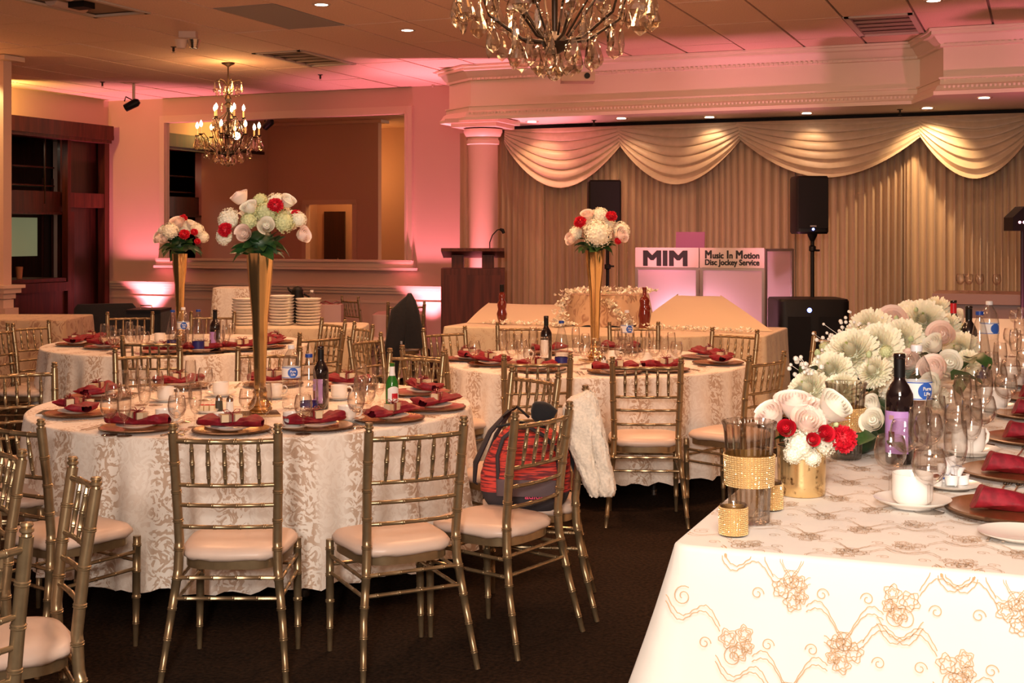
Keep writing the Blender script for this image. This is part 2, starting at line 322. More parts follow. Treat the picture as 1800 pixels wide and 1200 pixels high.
q.build('chair_rail', M['trim'], bpy.data.objects['wall_partition'], 0)
MB().box(((LX+PX1)/2, 10.98, .4), (PX1-LX+.12, .2, .8)).build('lower_panel', M['wall'], bpy.data.objects['wall_partition'], 0)
MB().box(((LX+PX1)/2, 10.98, 3.47), (PX1-LX+.2, .3, .05)).build('crown', M['trim'], bpy.data.objects['wall_partition'], 0)
# doorway in the partition (seen in the mirror)
t = tag(MB().box((-11.2, 11.05, 2.13), (1.04, .03, .08)).box((-11.69, 11.05, 1.05), (.08, .03, 2.1)).box((-10.71, 11.05, 1.05), (.08, .03, 2.1)).build('door_1', M['trim'], smooth=0), kind='structure')
MB().box((-12.0, 9.46, 1.0), (.42, .05, 2.0)).build('door_leaf', M['wood'], t, 0); MB().tube([(-11.9, 9.52, .95), (-11.9, 9.52, 1.15)], .012).build('handle', M['steel'], t)
struct('wall_passage', MB().box((-11.2, 9.35, 1.75), (2.6, .1, 3.5)).box((-12.45, 10.1, 1.75), (.1, 1.6, 3.5)), M['wall'])
light('passage_lamp', 'POINT', (-11.3, 10.3, 2.6), 32, (1, .50, .15), .1)
struct('wall_side', MB().box((-11.0, 7.35, 1.75), (3.0, .1, 3.5)), M['wall'])
t = thing('wall_sconce', 'small wall sconce with two lit bulbs, seen reflected in the mirror', 'sconce', (-11.67, 7.42, 2.95))
MB().lathe([(.05, -.02), (.04, 0), (.02, .02)], 12).xf(Matrix.Rotation(-pi/2, 4, 'X')).build('back_plate', M['brass'], t)
for s in (-1, 1):
    MB().tube([(0, .02, 0), (s*.05, .08, -.03), (s*.1, .1, .02), (s*.1, .1, .06)], .008).build('arm', M['brass'], t)
    MB().ball((s*.1, .1, .13), .05, sc=(.7, .7, 1)).build('bulb', M['bulb'], t)
    MB().ball((s*.1, .1, -.12), .02, sc=(.6, .6, 2)).build('crystal', M['crystal'], t)
light('side_downlight', 'SPOT', (-11.6, 7.75, 3.4), 150, (1, .70, .28), .05, aim=(-11.6, 7.5, 1.5), spot=100)
light('yellow_cove', 'SPOT', (LX+.34, 12.5, 3.18), 110, (1, .62, .16), .06, aim=(LX, 13.6, 3.5), spot=150, blend=.9)
light('partition_downlight', 'SPOT', (PX1-.12, 10.62, 3.40), 45, (1, .80, .32), .03, aim=(PX1-.3, 10.9, 2.2), spot=90)
# back wall trim: chair rail, wainscot, mirror
x0, x1 = LX, -6.45
q = MB()
for zz, pr, h in ((.905, .09, .03), (.87, .06, .04), (.83, .035, .04), (.70, .012, .03)): q.box(((x0+x1)/2, WY-pr/2, zz), (x1-x0, pr, h))
struct('trim_1', q, M['trim'], smooth=0)
q = MB().box(((x0+x1)/2, WY-.02, .11), (x1-x0, .03, .18)); struct('baseboard_back', q, M['trim'], smooth=0)
ml, mr = W(295, 300, WY).x, W(715, 300, WY).x; mz0, mz1 = 1.25, 3.15
t = thing('wall_mirror', 'large framed wall mirror above the wainscot on the back wall', 'mirror', ((ml+mr)/2, WY, 0))
wm = (mr-ml)/2
MB().box((0, -.012, (mz0+mz1)/2), (2*wm, .012, mz1-mz0)).build('mirror_pane', M['mirror'], t, 0)
for s in (-1, 1): MB().box((s*(wm+.05), -.03, (mz0+mz1)/2), (.10, .06, mz1-mz0)).box((s*(wm+.02), -.04, (mz0+mz1)/2), (.03, .08, mz1-mz0-.002)).build('frame_side', M['trim'], t, 0)
MB().box((0, -.03, mz1+.05), (2*wm+.2, .06, .10)).box((0, -.04, mz1+.015), (2*wm, .08, .03)).build('frame_top', M['trim'], t, 0)
MB().box((0, -.045, mz0-.05), (2*wm+.28, .09, .09)).box((0, -.06, mz0-.012), (2*wm+.24, .12, .03)).box((0, -.05, mz0-.115), (2*wm+.34, .1, .035)).build('sill', M['trim'], t, 0)
# mahogany bar in the left wall
t = thing('bar_alcove', 'dark mahogany bar alcove with lintel, pilasters and counter in the left corner', 'bar', (LX, 13.9, 0))
MB().box((.09, -.02, 3.02), (.22, 2.5, .20)).box((.10, -.02, 2.90), (.16, 2.46, .05)).build('lintel', M['wood2'], t, 0)
MB().box((.04, .44, 1.45), (.10, .06, 2.9)).build('pilaster', M['wood2'], t, 0)
MB().box((.03, 1.22, 1.45), (.12, .10, 2.9)).build('pilaster', M['wood2'], t, 0)
MB().box((-.02, .55, .95), (.05, .18, 1.9)).build('pilaster', M['wood2'], t, 0)
MB().box((-.10, .85, 1.45), (.05, .80, 2.9)).build('side_panel', M['wood'], t, 0)
MB().box((.03, .83, 2.06), (.10, .74, .20)).build('cross_rail', M['wood2'], t, 0)
MB().box((-.12, -.6, 2.02), (.14, 2.1, .30)).box((-.10, -.6, 1.87), (.2, 2.1, .03)).build('cross_rail', M['wood2'], t, 0)
MB().box((-.05, .12, 2.45), (.02, .015, .9)).build('brass_strip', M['bronze'], t, 0)
MB().box((-1.05, .2, 1.6), (.05, 5.6, 3.2)).build('back_panel', M['wood'], t, 0); MB().box((-.55, -2.6, 1.6), (1.1, .05, 3.2)).build('end_panel', M['wood'], t, 0)
MB().box((-.5, .2, 2.97), (1.2, 5.6, .05)).build('soffit', M['wood'], t, 0)
MB().box((-.5, 2.2, 1.45), (1.2, .05, 2.9)).build('end_panel', M['wood'], t, 0)
MB().box((-1.0, .72, 1.55), (.03, .60, .55)).build('lit_panel', M['greenwall'], t, 0)
for k in range(5): MB().box((-1.0, 1.15+k*.2, 1.4), (.03, .015, 2.0)).build('moulding', M['wood2'], t, 0)
for z in (2.25, 2.5): MB().box((-.3, -.5, z), (.25, 1.9, .02)).build('shelf', M['wood2'], t, 0)
MB().box((-.3, -.55, .97), (.75, 1.9, .05)).build('counter_top', M['wood2'], t, 0); MB().box((-.15, -.55, .47), (.4, 1.88, .94)).build('counter_front', M['wood2'], t, 0)
MB().box((.06, -.55, .88), (.12, 1.9, .12)).build('counter_edge', M['wood2'], t, 0)
light('bar_lamp', 'AREA', (LX-.5, 13.6, 2.8), 4, (1, .8, .6), .4, aim=(LX-.5, 13.8, 0))
# the dropped pelmet over the stage
path = [(-6.43, 15.26), (-6.43, 13.95), (-6.0, 13.6), (-1.115, 13.6), (-.85, 12.85), (-.84, 12.80), (3.2, 12.75)]
prof = [(.0, 2.92), (.10, 2.88), (.10, 2.915), (.085, 2.925), (.06, 2.97), (.035, 2.985), (.03, 3.03), (.045, 3.035), (.045, 3.05), (0, 3.055), (0, 3.33), (.03, 3.335), (.03, 3.36), (.05, 3.375), (.09, 3.43), (.12, 3.44), (.12, 3.47), (.14, 3.475), (.14, 3.497)]
def sweep(path, prof):
    n = len(path); v = []; P2 = [Vector(p) for p in path]
    for i, p in enumerate(P2):
        d0 = (P2[i]-P2[i-1]).normalized() if i else (P2[1]-P2[0]).normalized(); d1 = (P2[i+1]-P2[i]).normalized() if i < n-1 else d0
        n0 = Vector((d0.y, -d0.x)); n1 = Vector((d1.y, -d1.x)); m = (n0+n1); m = m/ max(.3, m.dot(n0))
        if (-m).dot(Vector((-6.0, 16))-p) < -99: m = -m
        for o, z in prof: v.append((p.x-m.x*o*-1, p.y-m.y*o*-1, z))
    k = len(prof)
    return v, [(i*k+j, (i+1)*k+j, (i+1)*k+j+1, i*k+j+1) for i in range(n-1) for j in range(k-1)]
def sweep_out(path, prof):
    # outward = away from the stage: offset towards -y / -x
    n = len(path); v = []; P2 = [Vector(p) for p in path]; k = len(prof)
    for i, p in enumerate(P2):
        d0 = (P2[i]-P2[i-1]).normalized() if i else (P2[1]-P2[0]).normalized(); d1 = (P2[i+1]-P2[i]).normalized() if i < n-1 else d0
        n0 = Vector((d0.y, -d0.x)); n1 = Vector((d1.y, -d1.x)); m = n0+n1; m = m/max(.3, m.dot(n0))
        for o, z in prof: v.append((p.x+m.x*o, p.y+m.y*o, z))
    return v, [(i*k+j, (i+1)*k+j, (i+1)*k+j+1, i*k+j+1) for i in range(n-1) for j in range(k-1)]
pm = MB(); v, f = sweep_out(path, prof[:10]); pm.add(v, f)
pel = struct('trim_2', MB().add(*sweep_out(path, [(0, 3.05), (0, 3.34)])), M['pelmet'], smooth=0)
pm.build('lower_cornice', M['pelmet'], pel, .3)
MB().add(*sweep_out(path, prof[10:])).build('crown_moulding', M['pelmet'], pel, .3)
# row of small dentils on both mouldings
dm = MB()
for z, o_, st in ((3.345, .038, .05), (2.955, .075, .04)):
    for a, b in ((path[2], path[3]), (path[5], path[6])):
        a, b = Vector(a), Vector(b); L_ = (b-a).length; d = (b-a)/L_; nrm = Vector((d.y, -d.x)); k = int(L_/st)
        for i in range(k):
            p = a+d*(i+.5)*st+nrm*o_; dm.box((p.x, p.y, z), (st*.5, .02, .022))
tag(dm.build('dentil', M['pelmet'], pel, 0), kind='stuff')
under = [(x, y) for x, y in path]+[(3.2, 15.26)]
uf = MB().add([(x, y, 2.92) for x, y in under], [tuple(range(len(under)))]).build('soffit', M['pelmet'], pel, 0)
struct('wall_right', MB().box((3.3, 13.3, 1.75), (.2, 4.2, 3.5)), M['wall'])
# column
cp = D(849, 15.15)
t = tag(MB().lathe([(.205, 0), (.205, .12), (.18, .16), (.172, .2), (.172, 2.62)], 40).build('trim_3', M['wall'], loc=(cp.x, cp.y, 0)), kind='structure')
q = MB().lathe([(.172, 2.62), (.19, 2.63), (.19, 2.67), (.175, 2.68), (.175, 2.70), (.20, 2.72), (.225, 2.77), (.225, 2.80)], 40).box((0, 0, 2.84), (.56, .56, .05)).box((0, 0, 2.885), (.66, .66, .05))
q.build('capital', M['trim'], t, .5)
# stage curtain: six gathered panels
t = thing('stage_curtain', 'floor-length pleated beige curtain across the stage wall', 'curtain', (0, 0, 0))
xs = [W(806, 300, 15.0).x]+[W(px, 300, 15.0).x for px in (960, 1090, 1230, 1400, 1590)]+[3.1]
for k in range(6):
    a, b = xs[k]-(.02 if k else 0), xs[k+1]+.02; r2 = random.Random(k); ph = [0.0]
    n = int((b-a)/.0125)
    for i in range(n): ph.append(ph[-1]+2*pi*.0125/(.058+.035*(.5+.5*sin(i*.011*7+k))+r2.uniform(0, .02)))
    amp = [.042+.016*sin(i*.05+k) for i in range(n+1)]
    def fn(u, w, a=a, b=b, n=n, ph=ph, amp=amp):
        i = int(round(u*n)); z = .03+w*2.83; s = sin(ph[i]+.25*sin(w*3)); return (a+(b-a)*u+.012*cos(ph[i]), 15.03-amp[i]*(1.25-.35*w)*(abs(s)**.6*(1 if s > 0 else -1)), z)
    MB().grid(fn, n, 6).build('curtain_panel', M['curtain'], t, 1.2)
MB().box(((xs[0]+.55+3.1)/2, 15.0, 2.885), (3.1-xs[0]-.55, .16, .05)).build('curtain_track', M['dark'], t, 0)
sw = ((888, 1103, 331, 1.0), (1085, 1310, 325, 1.0), (1296, 1632, 313, 1.0), (1612, 1822, 315, 1.0))
for k, (pa, pb, pl, sh) in enumerate(sw):
    a, b = W(pa, 230, 14.85), W(pb, 230, 14.85); low = W((pa+pb)/2, pl, 14.85).z; top = 2.87
    def fn(u, w, a=a, b=b, low=low, k=k):
        s = 1-abs(2*u-1)**1.9; e = .16; drop = (top-e-low)
        z = top-w*e-drop*s*w**1.0
        ease = sin(pi*u)**.5 if 0 < u < 1 else 0
        nf = 6.5; fold = abs(sin(pi*(w**.85)*nf+.3*sin(3*u+k)))**.8
        x = a.x+(b.x-a.x)*(u+.02*sin(2*pi*u)*(1-w))
        return (x, 14.86-.03-.10*ease*w-.055*fold*(.25+.75*ease)*(.35+.65*w)-(.006*k), z-.012*sin(2*pi*w*nf)*ease)
    o = tag(MB().grid(fn, 48, 78).build('curtain_swag', M['swag'], smooth=1.4), ('first scalloped satin swag over the stage curtain, beside the white column', 'second scalloped satin swag from the column, above the white sign booth', 'widest scalloped satin swag, above the right loudspeaker', 'rightmost scalloped satin swag, casting a shadow on the curtain')[k], 'drape', 'swags along the stage curtain')
# ---- coloured uplights and downlights
PINK = (1, .27, .38)
def uplight(px, yr, e, label, col=PINK, spot=74, aimz=3.2, dy=.20, white=0.0):
    p = W(px, 500, yr); p.z = .0
    t = thing('uplight', label, 'lamp', p)
    MB().lathe([(.0, 0), (.10, 0), (.10, .12), (.085, .14), (.0, .14)], 18).build('housing', M['black'], t, .5)
    MB().lathe([(.0, .142), (.075, .142)], 18).build('lens', M['uplens'], t)
    light('uplight_beam', 'SPOT', (p.x, p.y, .16), e, col, .05, aim=(p.x, p.y+dy, aimz), spot=spot, blend=.8)
M['uplens'] = emitter('pink_lens', (1, .35, .5), 5)
uplight(246, 14.98, 620, 'floor uplight glowing pink on the back wall behind the black case')
uplight(742, 14.98, 480, 'floor uplight glowing pink on the wall left of the lectern')
uplight(838, 13.50, 900, 'floor uplight glowing pink at the foot of the white column', dy=.30, spot=60)
light('stage_wash', 'SPOT', W(1130, 560, 12.0)+Vector((0, 0, -.3)), 200, (1, .28, .40), .08, aim=W(1180, 150, 13.6), spot=62, blend=1)
light('stage_wash', 'SPOT', W(1330, 560, 12.2)+Vector((0, 0, -.3)), 170, (1, .28, .42), .08, aim=W(1390, 110, 13.5), spot=50, blend=1)
light('stage_wash', 'SPOT', W(1820, 560, 11.2)+Vector((0, 0, -.3)), 220, (1, .22, .36), .08, aim=W(1760, 90, 12.6), spot=60, blend=1)
def downlight(px, py, z, e, label, tgt=None, spot=75, col=(1, .62, .34)):
    p = G(px, py, z)
    t = thing('downlight', label, 'ceiling light', p, group='recessed ceiling downlights')
    MB().lathe([(.055, -.004), (.075, -.006), (.08, .0), (.05, .002)], 20).build('trim_ring', M['trim'], t)
    MB().lathe([(.0, -.003), (.054, -.003)], 16).build('lens', M['lens'], t)
    if e: light('downlight_beam', 'SPOT', p+Vector((0, 0, -.02)), e, col, .03, aim=(p+Vector((0, 0, -3))) if tgt is None else tgt, spot=spot, blend=.6)
for i, (px, py) in enumerate(((935, 214), (1092, 208), (1247, 206), (1418, 199), (1630, 190), (1730, 172))):
    p = G(px, py, 2.92)
    downlight(px, py, 2.915, (14, 9, 9, 8, 70, 14)[i], ('round lit downlight in the pelmet underside, nearest the column', 'second lit downlight from the column under the pelmet', 'third lit downlight from the column under the pelmet', 'fourth lit downlight from the column, above the right loudspeaker', 'brightest downlight under the pelmet, above the rightmost swag joint', 'rightmost downlight under the projecting pelmet end')[i], tgt=(p.x, p.y+.55 if i != 4 else p.y+.75, 1.4), spot=95, col=(1, .60, .32) if i < 4 else (1, .66, .34))
downlight(565, 8, CEIL, 40, 'lit ceiling downlight above the grey tile, top left of centre'); downlight(716, 53, CEIL, 40, 'lit ceiling downlight left of the big crystal chandelier'); downlight(1641, 1, CEIL, 40, 'lit ceiling downlight at the top right edge')
for px, py, z, lb in ((305, 82, CEIL, 'dark sprinkler head in the ceiling near the twin emergency lamp'), (180, 144, CEIL, 'dark sprinkler head in the ceiling nearest the left corner'), (563, 131, CEIL, 'dark sprinkler head in the ceiling right of the small chandelier'), (1044, 211, 2.92, 'small sprinkler under the pelmet between first two downlights'), (1582, 192, 2.92, 'small sprinkler under the pelmet near the brightest downlight')):
    t = thing('sprinkler', lb, 'sprinkler', G(px, py, z), group='ceiling sprinklers')
    MB().lathe([(.0, 0), (.03, 0), (.03, -.006), (.012, -.01), (.012, -.05), (.0, -.055)], 10).build('body', M['bronze'], t); MB().lathe([(0, -.06), (.022, -.062), (0, -.064)], 10).build('deflector', M['bronze'], t)
t = thing('emergency_light', 'twin emergency lamp head on the ceiling left of centre', 'lamp', G(331, 56, CEIL), PH)
MB().box((0, 0, -.03), (.16, .1, .06)).build('housing', M['trim'], t, 0)
for s in (-1, 1): MB().lathe([(0, -.04), (.04, -.04), (.065, .04), (.0, .03)], 14, c=(s*.06, -.03, -.12)).build('lamp_head', M['trim'] if s < 0 else M['steel'], t)
t = thing('track_spotlight', 'black spotlight on a short ceiling pole over the left corner', 'lamp', G(235, 148, CEIL), PH)
MB().tube([(0, 0, 0), (0, 0, -.2)], .02).build('pole', M['trim'], t); MB().tube([(-.02, -.02, -.2), (-.1, 0, -.16), (-.12, 0, -.22)], .008).build('yoke', M['black'], t)
MB().lathe([(0, -.1), (.05, -.1), (.055, .06), (.03, .1), (0, .1)], 14).xf(Matrix.Translation((-.02, 0, -.26)) @ Matrix.Rotation(1.1, 4, 'Y')).build('lamp_head', M['black'], t)
t = thing('ceiling_projector', 'white projector hanging from the ceiling behind the crystal ball', 'projector', P(1010, 98, 13.3), PH)
MB().tube([(0, 0, 0), (0, 0, -.13)], .015).tube([(-.08, 0, -.18), (0, 0, -.12), (.08, 0, -.18)], .008).build('mount', M['black'], t); MB().box((0.03, 0, -.225), (.34, .28, .09)).build('body', M['trim'], t, 0)
MB().lathe([(0, 0), (.03, 0), (.03, .02), (0, .02)], 12).xf(Matrix.Translation((.12, -.14, -.22)) @ Matrix.Rotation(pi/2, 4, 'X')).build('lens', M['black'], t)
t = thing('wall_speaker', 'small white corner fixture on the wall beside the pelmet end', 'speaker', W(762, 142, WY-.1), 0)
MB().box((0, 0, 0), (.13, .1, .08), taper=.7).build('body', M['trim'], t, 0); MB().tube([(0, 0, -.03), (0, -.03, -.08)], [.03, .012]).build('bracket', M['trim'], t)
# ================= CHAIRS =================
def bamboo(pts, r, n=8, step=.095, ph=.5):
    # a turned bamboo-style rod: small double rings at regular intervals
    pts = [Vector(p) for p in pts]; seg = [(pts[i+1]-pts[i]).length for i in range(len(pts)-1)]; L_ = sum(seg)
    def at(s):
        for i, l in enumerate(seg):
            if s <= l or i == len(seg)-1: return pts[i].lerp(pts[i+1], min(1, s/l))
            s -= l
    st = [0.0, L_]; k = ph*step
    while k < L_-.01: st += [k-.007, k-.0045, k-.002, k, k+.002, k+.0045, k+.007]; k += step
    acc = 0
    for l in seg[:-1]: acc += l; st.append(acc)
    st = sorted(x for x in st if 0 <= x <= L_); P_ = []; R_ = []
    for x in st:
        d = min(abs(((x-ph*step)+step/2) % step-step/2), 9); P_.append(at(x))
        base = r if not callable(r) else r(x/L_)
        R_.append(base*(1.16 if .0015 < d < .0055 and x > ph*step-.02 else 1.0))
    return P_, R_
def make_chair():
    t = thing('chiavari_chair', '', 'chair')
    for s in (-1, 1):
        pts = [(s*.223, -.085, 0), (s*.200, -.03, .22), (s*.178, .0, .40), (s*.175, .004, .50), (s*.182, -.016, .70), (s*.186, -.045, .895)]
        pp, rr = bamboo(pts, lambda q: .0105+.0065*min(1, q*2.2), step=.105, ph=.6)
        mb = MB().tube(pp, rr, 10)
        top = Vector(pts[-1]); mb.lathe([(.013, 0), (.011, .006), (.017, .011), (.017, .017), (.012, .02), (.016, .026), (.013, .032), (0, .034)], 10, c=top)
        mb.build('leg', M['gold'], t, .8)
        pts = [(s*.190, .365, 0), (s*.188, .37, .20), (s*.186, .375, .425)]
        pp, rr = bamboo(pts, lambda q: .0095+.006*min(1, q*2.2), step=.10, ph=.9); MB().tube(pp, rr, 10).build('leg', M['gold'], t, .8)
    def yb(z): return -.016-.029*(z-.70)/.195 if z > .70 else .004-.02*(z-.5)/.2
    for z, bow in ((.865, .028), (.705, .024), (.632, .022), (.553, .018)):
        w = .178 if z > .6 else .174; pts = [(-w+2*w*i/8, yb(z)-bow*(1-(2*i/8-1)**2), z) for i in range(9)]
        pp, rr = bamboo(pts, .0098 if z > .8 else .0078, step=.088, ph=.5); MB().tube(pp, rr, 8).build('back_rail', M['gold'], t, .8)
    for k in range(5):
        x = -.118+.059*k; b = 1-(x/.178)**2
        pp, rr = bamboo([(x, yb(.71)-.024*b, .71), (x, yb(.86)-.028*b, .86)], lambda q: .0055+.003*sin(pi*q), step=.05, ph=.5); MB().tube(pp, rr, 7).build('spindle', M['gold'], t, .8)
    # seat frame and cushion
    def ring(u, w, z0, z1, k=0.0):
        a = 2*pi*u; ca, sa = cos(a), sin(a); e = .55
        x = abs(ca)**e*(1 if ca > 0 else -1); y = abs(sa)**e*(1 if sa > 0 else -1)
        hw = .176+.024*(y+1)/2+k; return (x*hw, .195+y*(.190+k), z0+(z1-z0)*w)
    MB().grid(lambda u, w: ring(u, w, .395, .432, -.004), 40, 1, closeu=True).grid(lambda u, w: ring(u, 0, .395, .4, -.004-.02*w), 40, 1, closeu=True).build('seat_frame', M['gold'], t, .5)
    def cush(u, w):
        pr = ((-.03, .425), (.004, .428), (.012, .440), (.011, .452), (.0, .466), (-.03, .474), (-.09, .480), (-.19, .482)); i = int(round(w*7)); k, z = pr[i]
        p = ring(u, 0, z, z, k if i < 6 else -.03)
        if i >= 6:
            q = .55 if i == 6 else .0; p = (p[0]*q, .195+(p[1]-.195)*q, z)
        wr = .004*sin(34*u*pi)*(1 if i in (2, 3) else 0); return (p[0]*(1+wr), p[1]+wr, p[2]+(.003*sin(21*u*pi) if i == 1 else 0))
    MB().grid(cush, 44, 7, closeu=True).build('seat', M['seat'], t, 1.2)
    for z in (.365, .300):
        for s in (-1, 1):
            pp, rr = bamboo([(s*(.183+.02*(.365-z)), -.012 if z > .33 else -.025, z-.01), (s*.187, .372, z)], .0072, step=.085, ph=.5); MB().tube(pp, rr, 7).build('stretcher', M['gold'], t, .8)
    for y, z, w in ((-.012, .372, .18), (-.018, .300, .188), (.372, .33, .187)):
        pp, rr = bamboo([(-w, y, z), (w, y, z)], .0072, step=.085, ph=.5); MB().tube(pp, rr, 7).build('stretcher', M['gold'], t, .8)
    return t
chair = Kind(make_chair)
N1, N2, N3 = 'the nearest round table', 'the far left round table', 'the round table before the stage'
CH = [ # px, Z, angle, label, group
 (401, 4.68, 0, 'gold chiavari chair squarely facing the nearest round table, seen from behind', 1),
 (725, 4.78, 27, 'gold chiavari chair turned left, between the square-on chair and the backpack', 1),
 (938, 5.13, 54, 'gold chiavari chair in front of the coral backpack, back rails crossing it', 1),
 (1012, 5.62, 88, 'gold chiavari chair side-on with backpack on its seat and fur jacket over its back', 1),
 (927, 6.45, 127, 'gold chiavari chair just beyond the backpack at the nearest round table', 1),
 (724, 7.55, 150, 'gold chiavari chair behind the green beer bottle on the nearest round table', 1),
 (470, 7.75, 178, 'gold chiavari chair right behind the tall gold vase of the nearest table', 1),
 (261, 7.70, 200, 'gold chiavari chair behind the left wine glasses of the nearest round table', 1),
 (34, 6.7, 213, 'gold chiavari chair at left edge whose back stands left of the red napkins', 1),
 (-62, 5.75, 275, 'gold chiavari chair mostly cut off by the left edge, beside the nearest round table', 1),
 (40, 4.9, -37, 'gold chiavari chair facing the nearest table from the lower left, satin seat showing', 1),
 (119, 3.76, 118, 'gold chiavari chair seen edge-on at lower left, two posts close together', 4),
 (-12, 4.21, 124, 'gold chiavari chair with only one post showing at the left edge', 4),
 (-108, 2.94, 48, 'closest gold chiavari chair, one thick post in the bottom left corner', 4),
 (268, 8.68, 0, 'gold chiavari chair squarely facing the far left round table, seen from behind', 2),
 (57, 10.0, -122, 'gold chiavari chair left of the far left round table, its back to the draped table', 2),
 (10, 9.6, -98, 'narrow side-on gold chiavari chair at the extreme left of the far left table', 2),
 (557, 9.05, 48, 'gold chiavari chair at right front of the far left table, beyond the dark bottle', 2),
 (577, 10.35, 127, 'gold chiavari chair directly before the plate-stack table', 2),
 (629, 9.85, 118, 'gold chiavari chair between the plate table and the dark coat, turned sideways', 2),
 (372, 11.25, 180, 'gold chiavari chair behind the far left table, before the tall draped table', 2),
 (228, 11.2, 192, 'gold chiavari chair behind the far left table, before the black case', 2),
 (652, 8.75, -118, 'gold chiavari chair angled between the two rear tables, left of the dark coat', 3),
 (754, 7.8, -43, 'gold chiavari chair at left front of the stage table, its seat toward the cloth', 3),
 (788, 9.4, -140, 'gold chiavari chair left behind the stage table, below the lectern', 3),
 (943, 7.34, 5, 'gold chiavari chair facing the stage table, behind the chair by the backpack', 3),
 (1136, 7.18, -3, 'gold chiavari chair squarely facing the stage table, right of the fur jacket', 3),
 (1336, 7.4, 48, 'gold chiavari chair at the right front of the stage table', 3),
 (1285, 9.25, 138, 'gold chiavari chair right behind the stage table, before the sign booth', 3),
 (1115, 9.95, 180, 'gold chiavari chair behind the stage table, under the blue-label bottle', 3),
 (918, 9.95, 184, 'gold chiavari chair behind the stage table, left of its tall vase', 3),
 (1450, 8.8, 112, 'gold chiavari chair half hidden behind the white garland', 3),
 (622, 14.1, -55, 'lone gold chiavari chair against the wainscot right of the gift box', 5),
 (712, 13.0, 20, 'gold chiavari chair under the dark coat by the pink-lit wall', 5)]
GR = {1: 'chairs around the nearest round table', 2: 'chairs around the far left round table', 3: 'chairs around the stage table', 4: 'chairs of the table outside the left edge', 5: 'spare chairs by the back wall'}
for px, Z, a, lb, g in CH: chair(D(px, Z), PH+radians(a), lb, 'chair', GR[g])
# ================= TABLES =================
def outline_round(c, R, n=200): return [(c.x+R*cos(2*pi*i/n), c.y+R*sin(2*pi*i/n)) for i in range(n)]
def outline_poly(pts, r=.05, st=.025):
    out = []; n = len(pts)
    for i in range(n):
        p, a, b = Vector(pts[i]), Vector(pts[i-1]), Vector(pts[(i+1) % n]); d0 = (p-a).normalized(); d1 = (b-p).normalized()
        s, e = p-d0*r, p+d1*r
        for k in range(5): q = k/4; out.append(tuple((1-q)**2*s+2*q*(1-q)*p+q*q*e))
        nx = b-d1*r; L_ = (nx-e).length; m = int(L_/st)
        for k in range(1, m): out.append(tuple(e.lerp(nx, k/m)))
    return out
def cloth(name, out, zt, zh, mt, amp=.045, flare=.05, waves=.23, seed=0, center=None, hemwave=.01, parent=None):
    # a draped cloth: flat top, rounded edge, hanging folds that deepen towards the hem
    n = len(out); P2 = [Vector(p) for p in out]; r_ = random.Random(seed); c = center or sum(P2, Vector((0, 0)))/n
    s = [0.0]
    for i in range(n): s.append(s[-1]+(P2[(i+1) % n]-P2[i]).length)
    Lp = s[-1]; kk = [max(3, round(Lp/waves*f)) for f in (.55, 1, 1.7, 2.9)]; ph = [r_.uniform(0, 6.28) for _ in kk]; wt = (.5, .55, .35, .15)
    nrm = []
    for i in range(n):
        d = (P2[(i+2) % n]-P2[i-2]).normalized(); m = Vector((d.y, -d.x))
        if m.dot(P2[i]-c) < 0: m = -m
        nrm.append(m)
    fl = flare if callable(flare) else (lambda m: flare)
    H = zt-zh; lv = [(0, 0)]+[(.012*sin(a), .012*(1-cos(a))) for a in (.5, 1.0, 1.57)]+[(0.012, .012+(H-.012)*k/14) for k in range(1, 15)]
    def fn(u, w):
        i = int(round(u*n)) % n; j = int(round(w*(len(lv)-1))); o, dp = lv[j]; q = dp/H; sp = s[i]/Lp*2*pi
        f = sum(wt[k]*sin(kk[k]*sp+ph[k]+.25*q) for k in range(4)); off = o+fl(nrm[i])*q**1.1+amp*(q**.75)*f if dp > .012 else o
        p = P2[i]+nrm[i]*off; return (p.x, p.y, zt-dp-(hemwave*sin(3*kk[0]*sp) if q > .99 else 0))
    mb = MB().grid(fn, n, len(lv)-1, closeu=True, uvf=lambda u, w: (u*Lp, w*H))
    m2 = MB.grid(mb, lambda u, w: ((P2[int(round(u*n)) % n]*(1-w)+c*w).x, (P2[int(round(u*n)) % n]*(1-w)+c*w).y, zt), n, 3, closeu=True, uvf=lambda u, w: ((P2[int(round(u*n)) % n]*(1-w)+c*w).x+.13, (P2[int(round(u*n)) % n]*(1-w)+c*w).y))
    return mb.build(name, mt, parent, 1.3)
def round_table(px, Z, R, zh, label, clabel, mt, seed):
    c = D(px, Z)
    t = thing('round_table', label, 'table', c); MB().lathe([(0, .715), (R-.02, .715), (R-.02, .742), (0, .742)], 48).build('tabletop', M['wood2'], t, .4)
    for k in range(4):
        a = k*pi/2+.5+PH; x, y = .62*R*cos(a), .62*R*sin(a); MB().tube([(x*1.12, y*1.12, 0), (x, y, .7)], .016).build('leg', M['black'], t); MB().lathe([(.022, 0), (.022, .03), (0, .03)], 10, c=(x*1.12, y*1.12, 0)).build('foot', M['steel'], t)
    o = tag(cloth('tablecloth', outline_round(c, R), .76, zh, mt, seed=seed), clabel, 'tablecloth'); return c
T1 = round_table(447, 6.42, 1.05, .14, 'round folding table under the nearest patterned cloth', 'cream damask cloth on the nearest round table', M['cloth1'], 1)
T2 = round_table(312, 9.95, .98, .10, 'round folding table under the far left patterned cloth', 'beige damask cloth on the far left round table', M['cloth1'], 2)
T3 = round_table(1045, 8.62, .98, .14, 'round folding table under the cloth before the stage', 'peach damask cloth on the round table before the stage', M['cloth1'], 3)
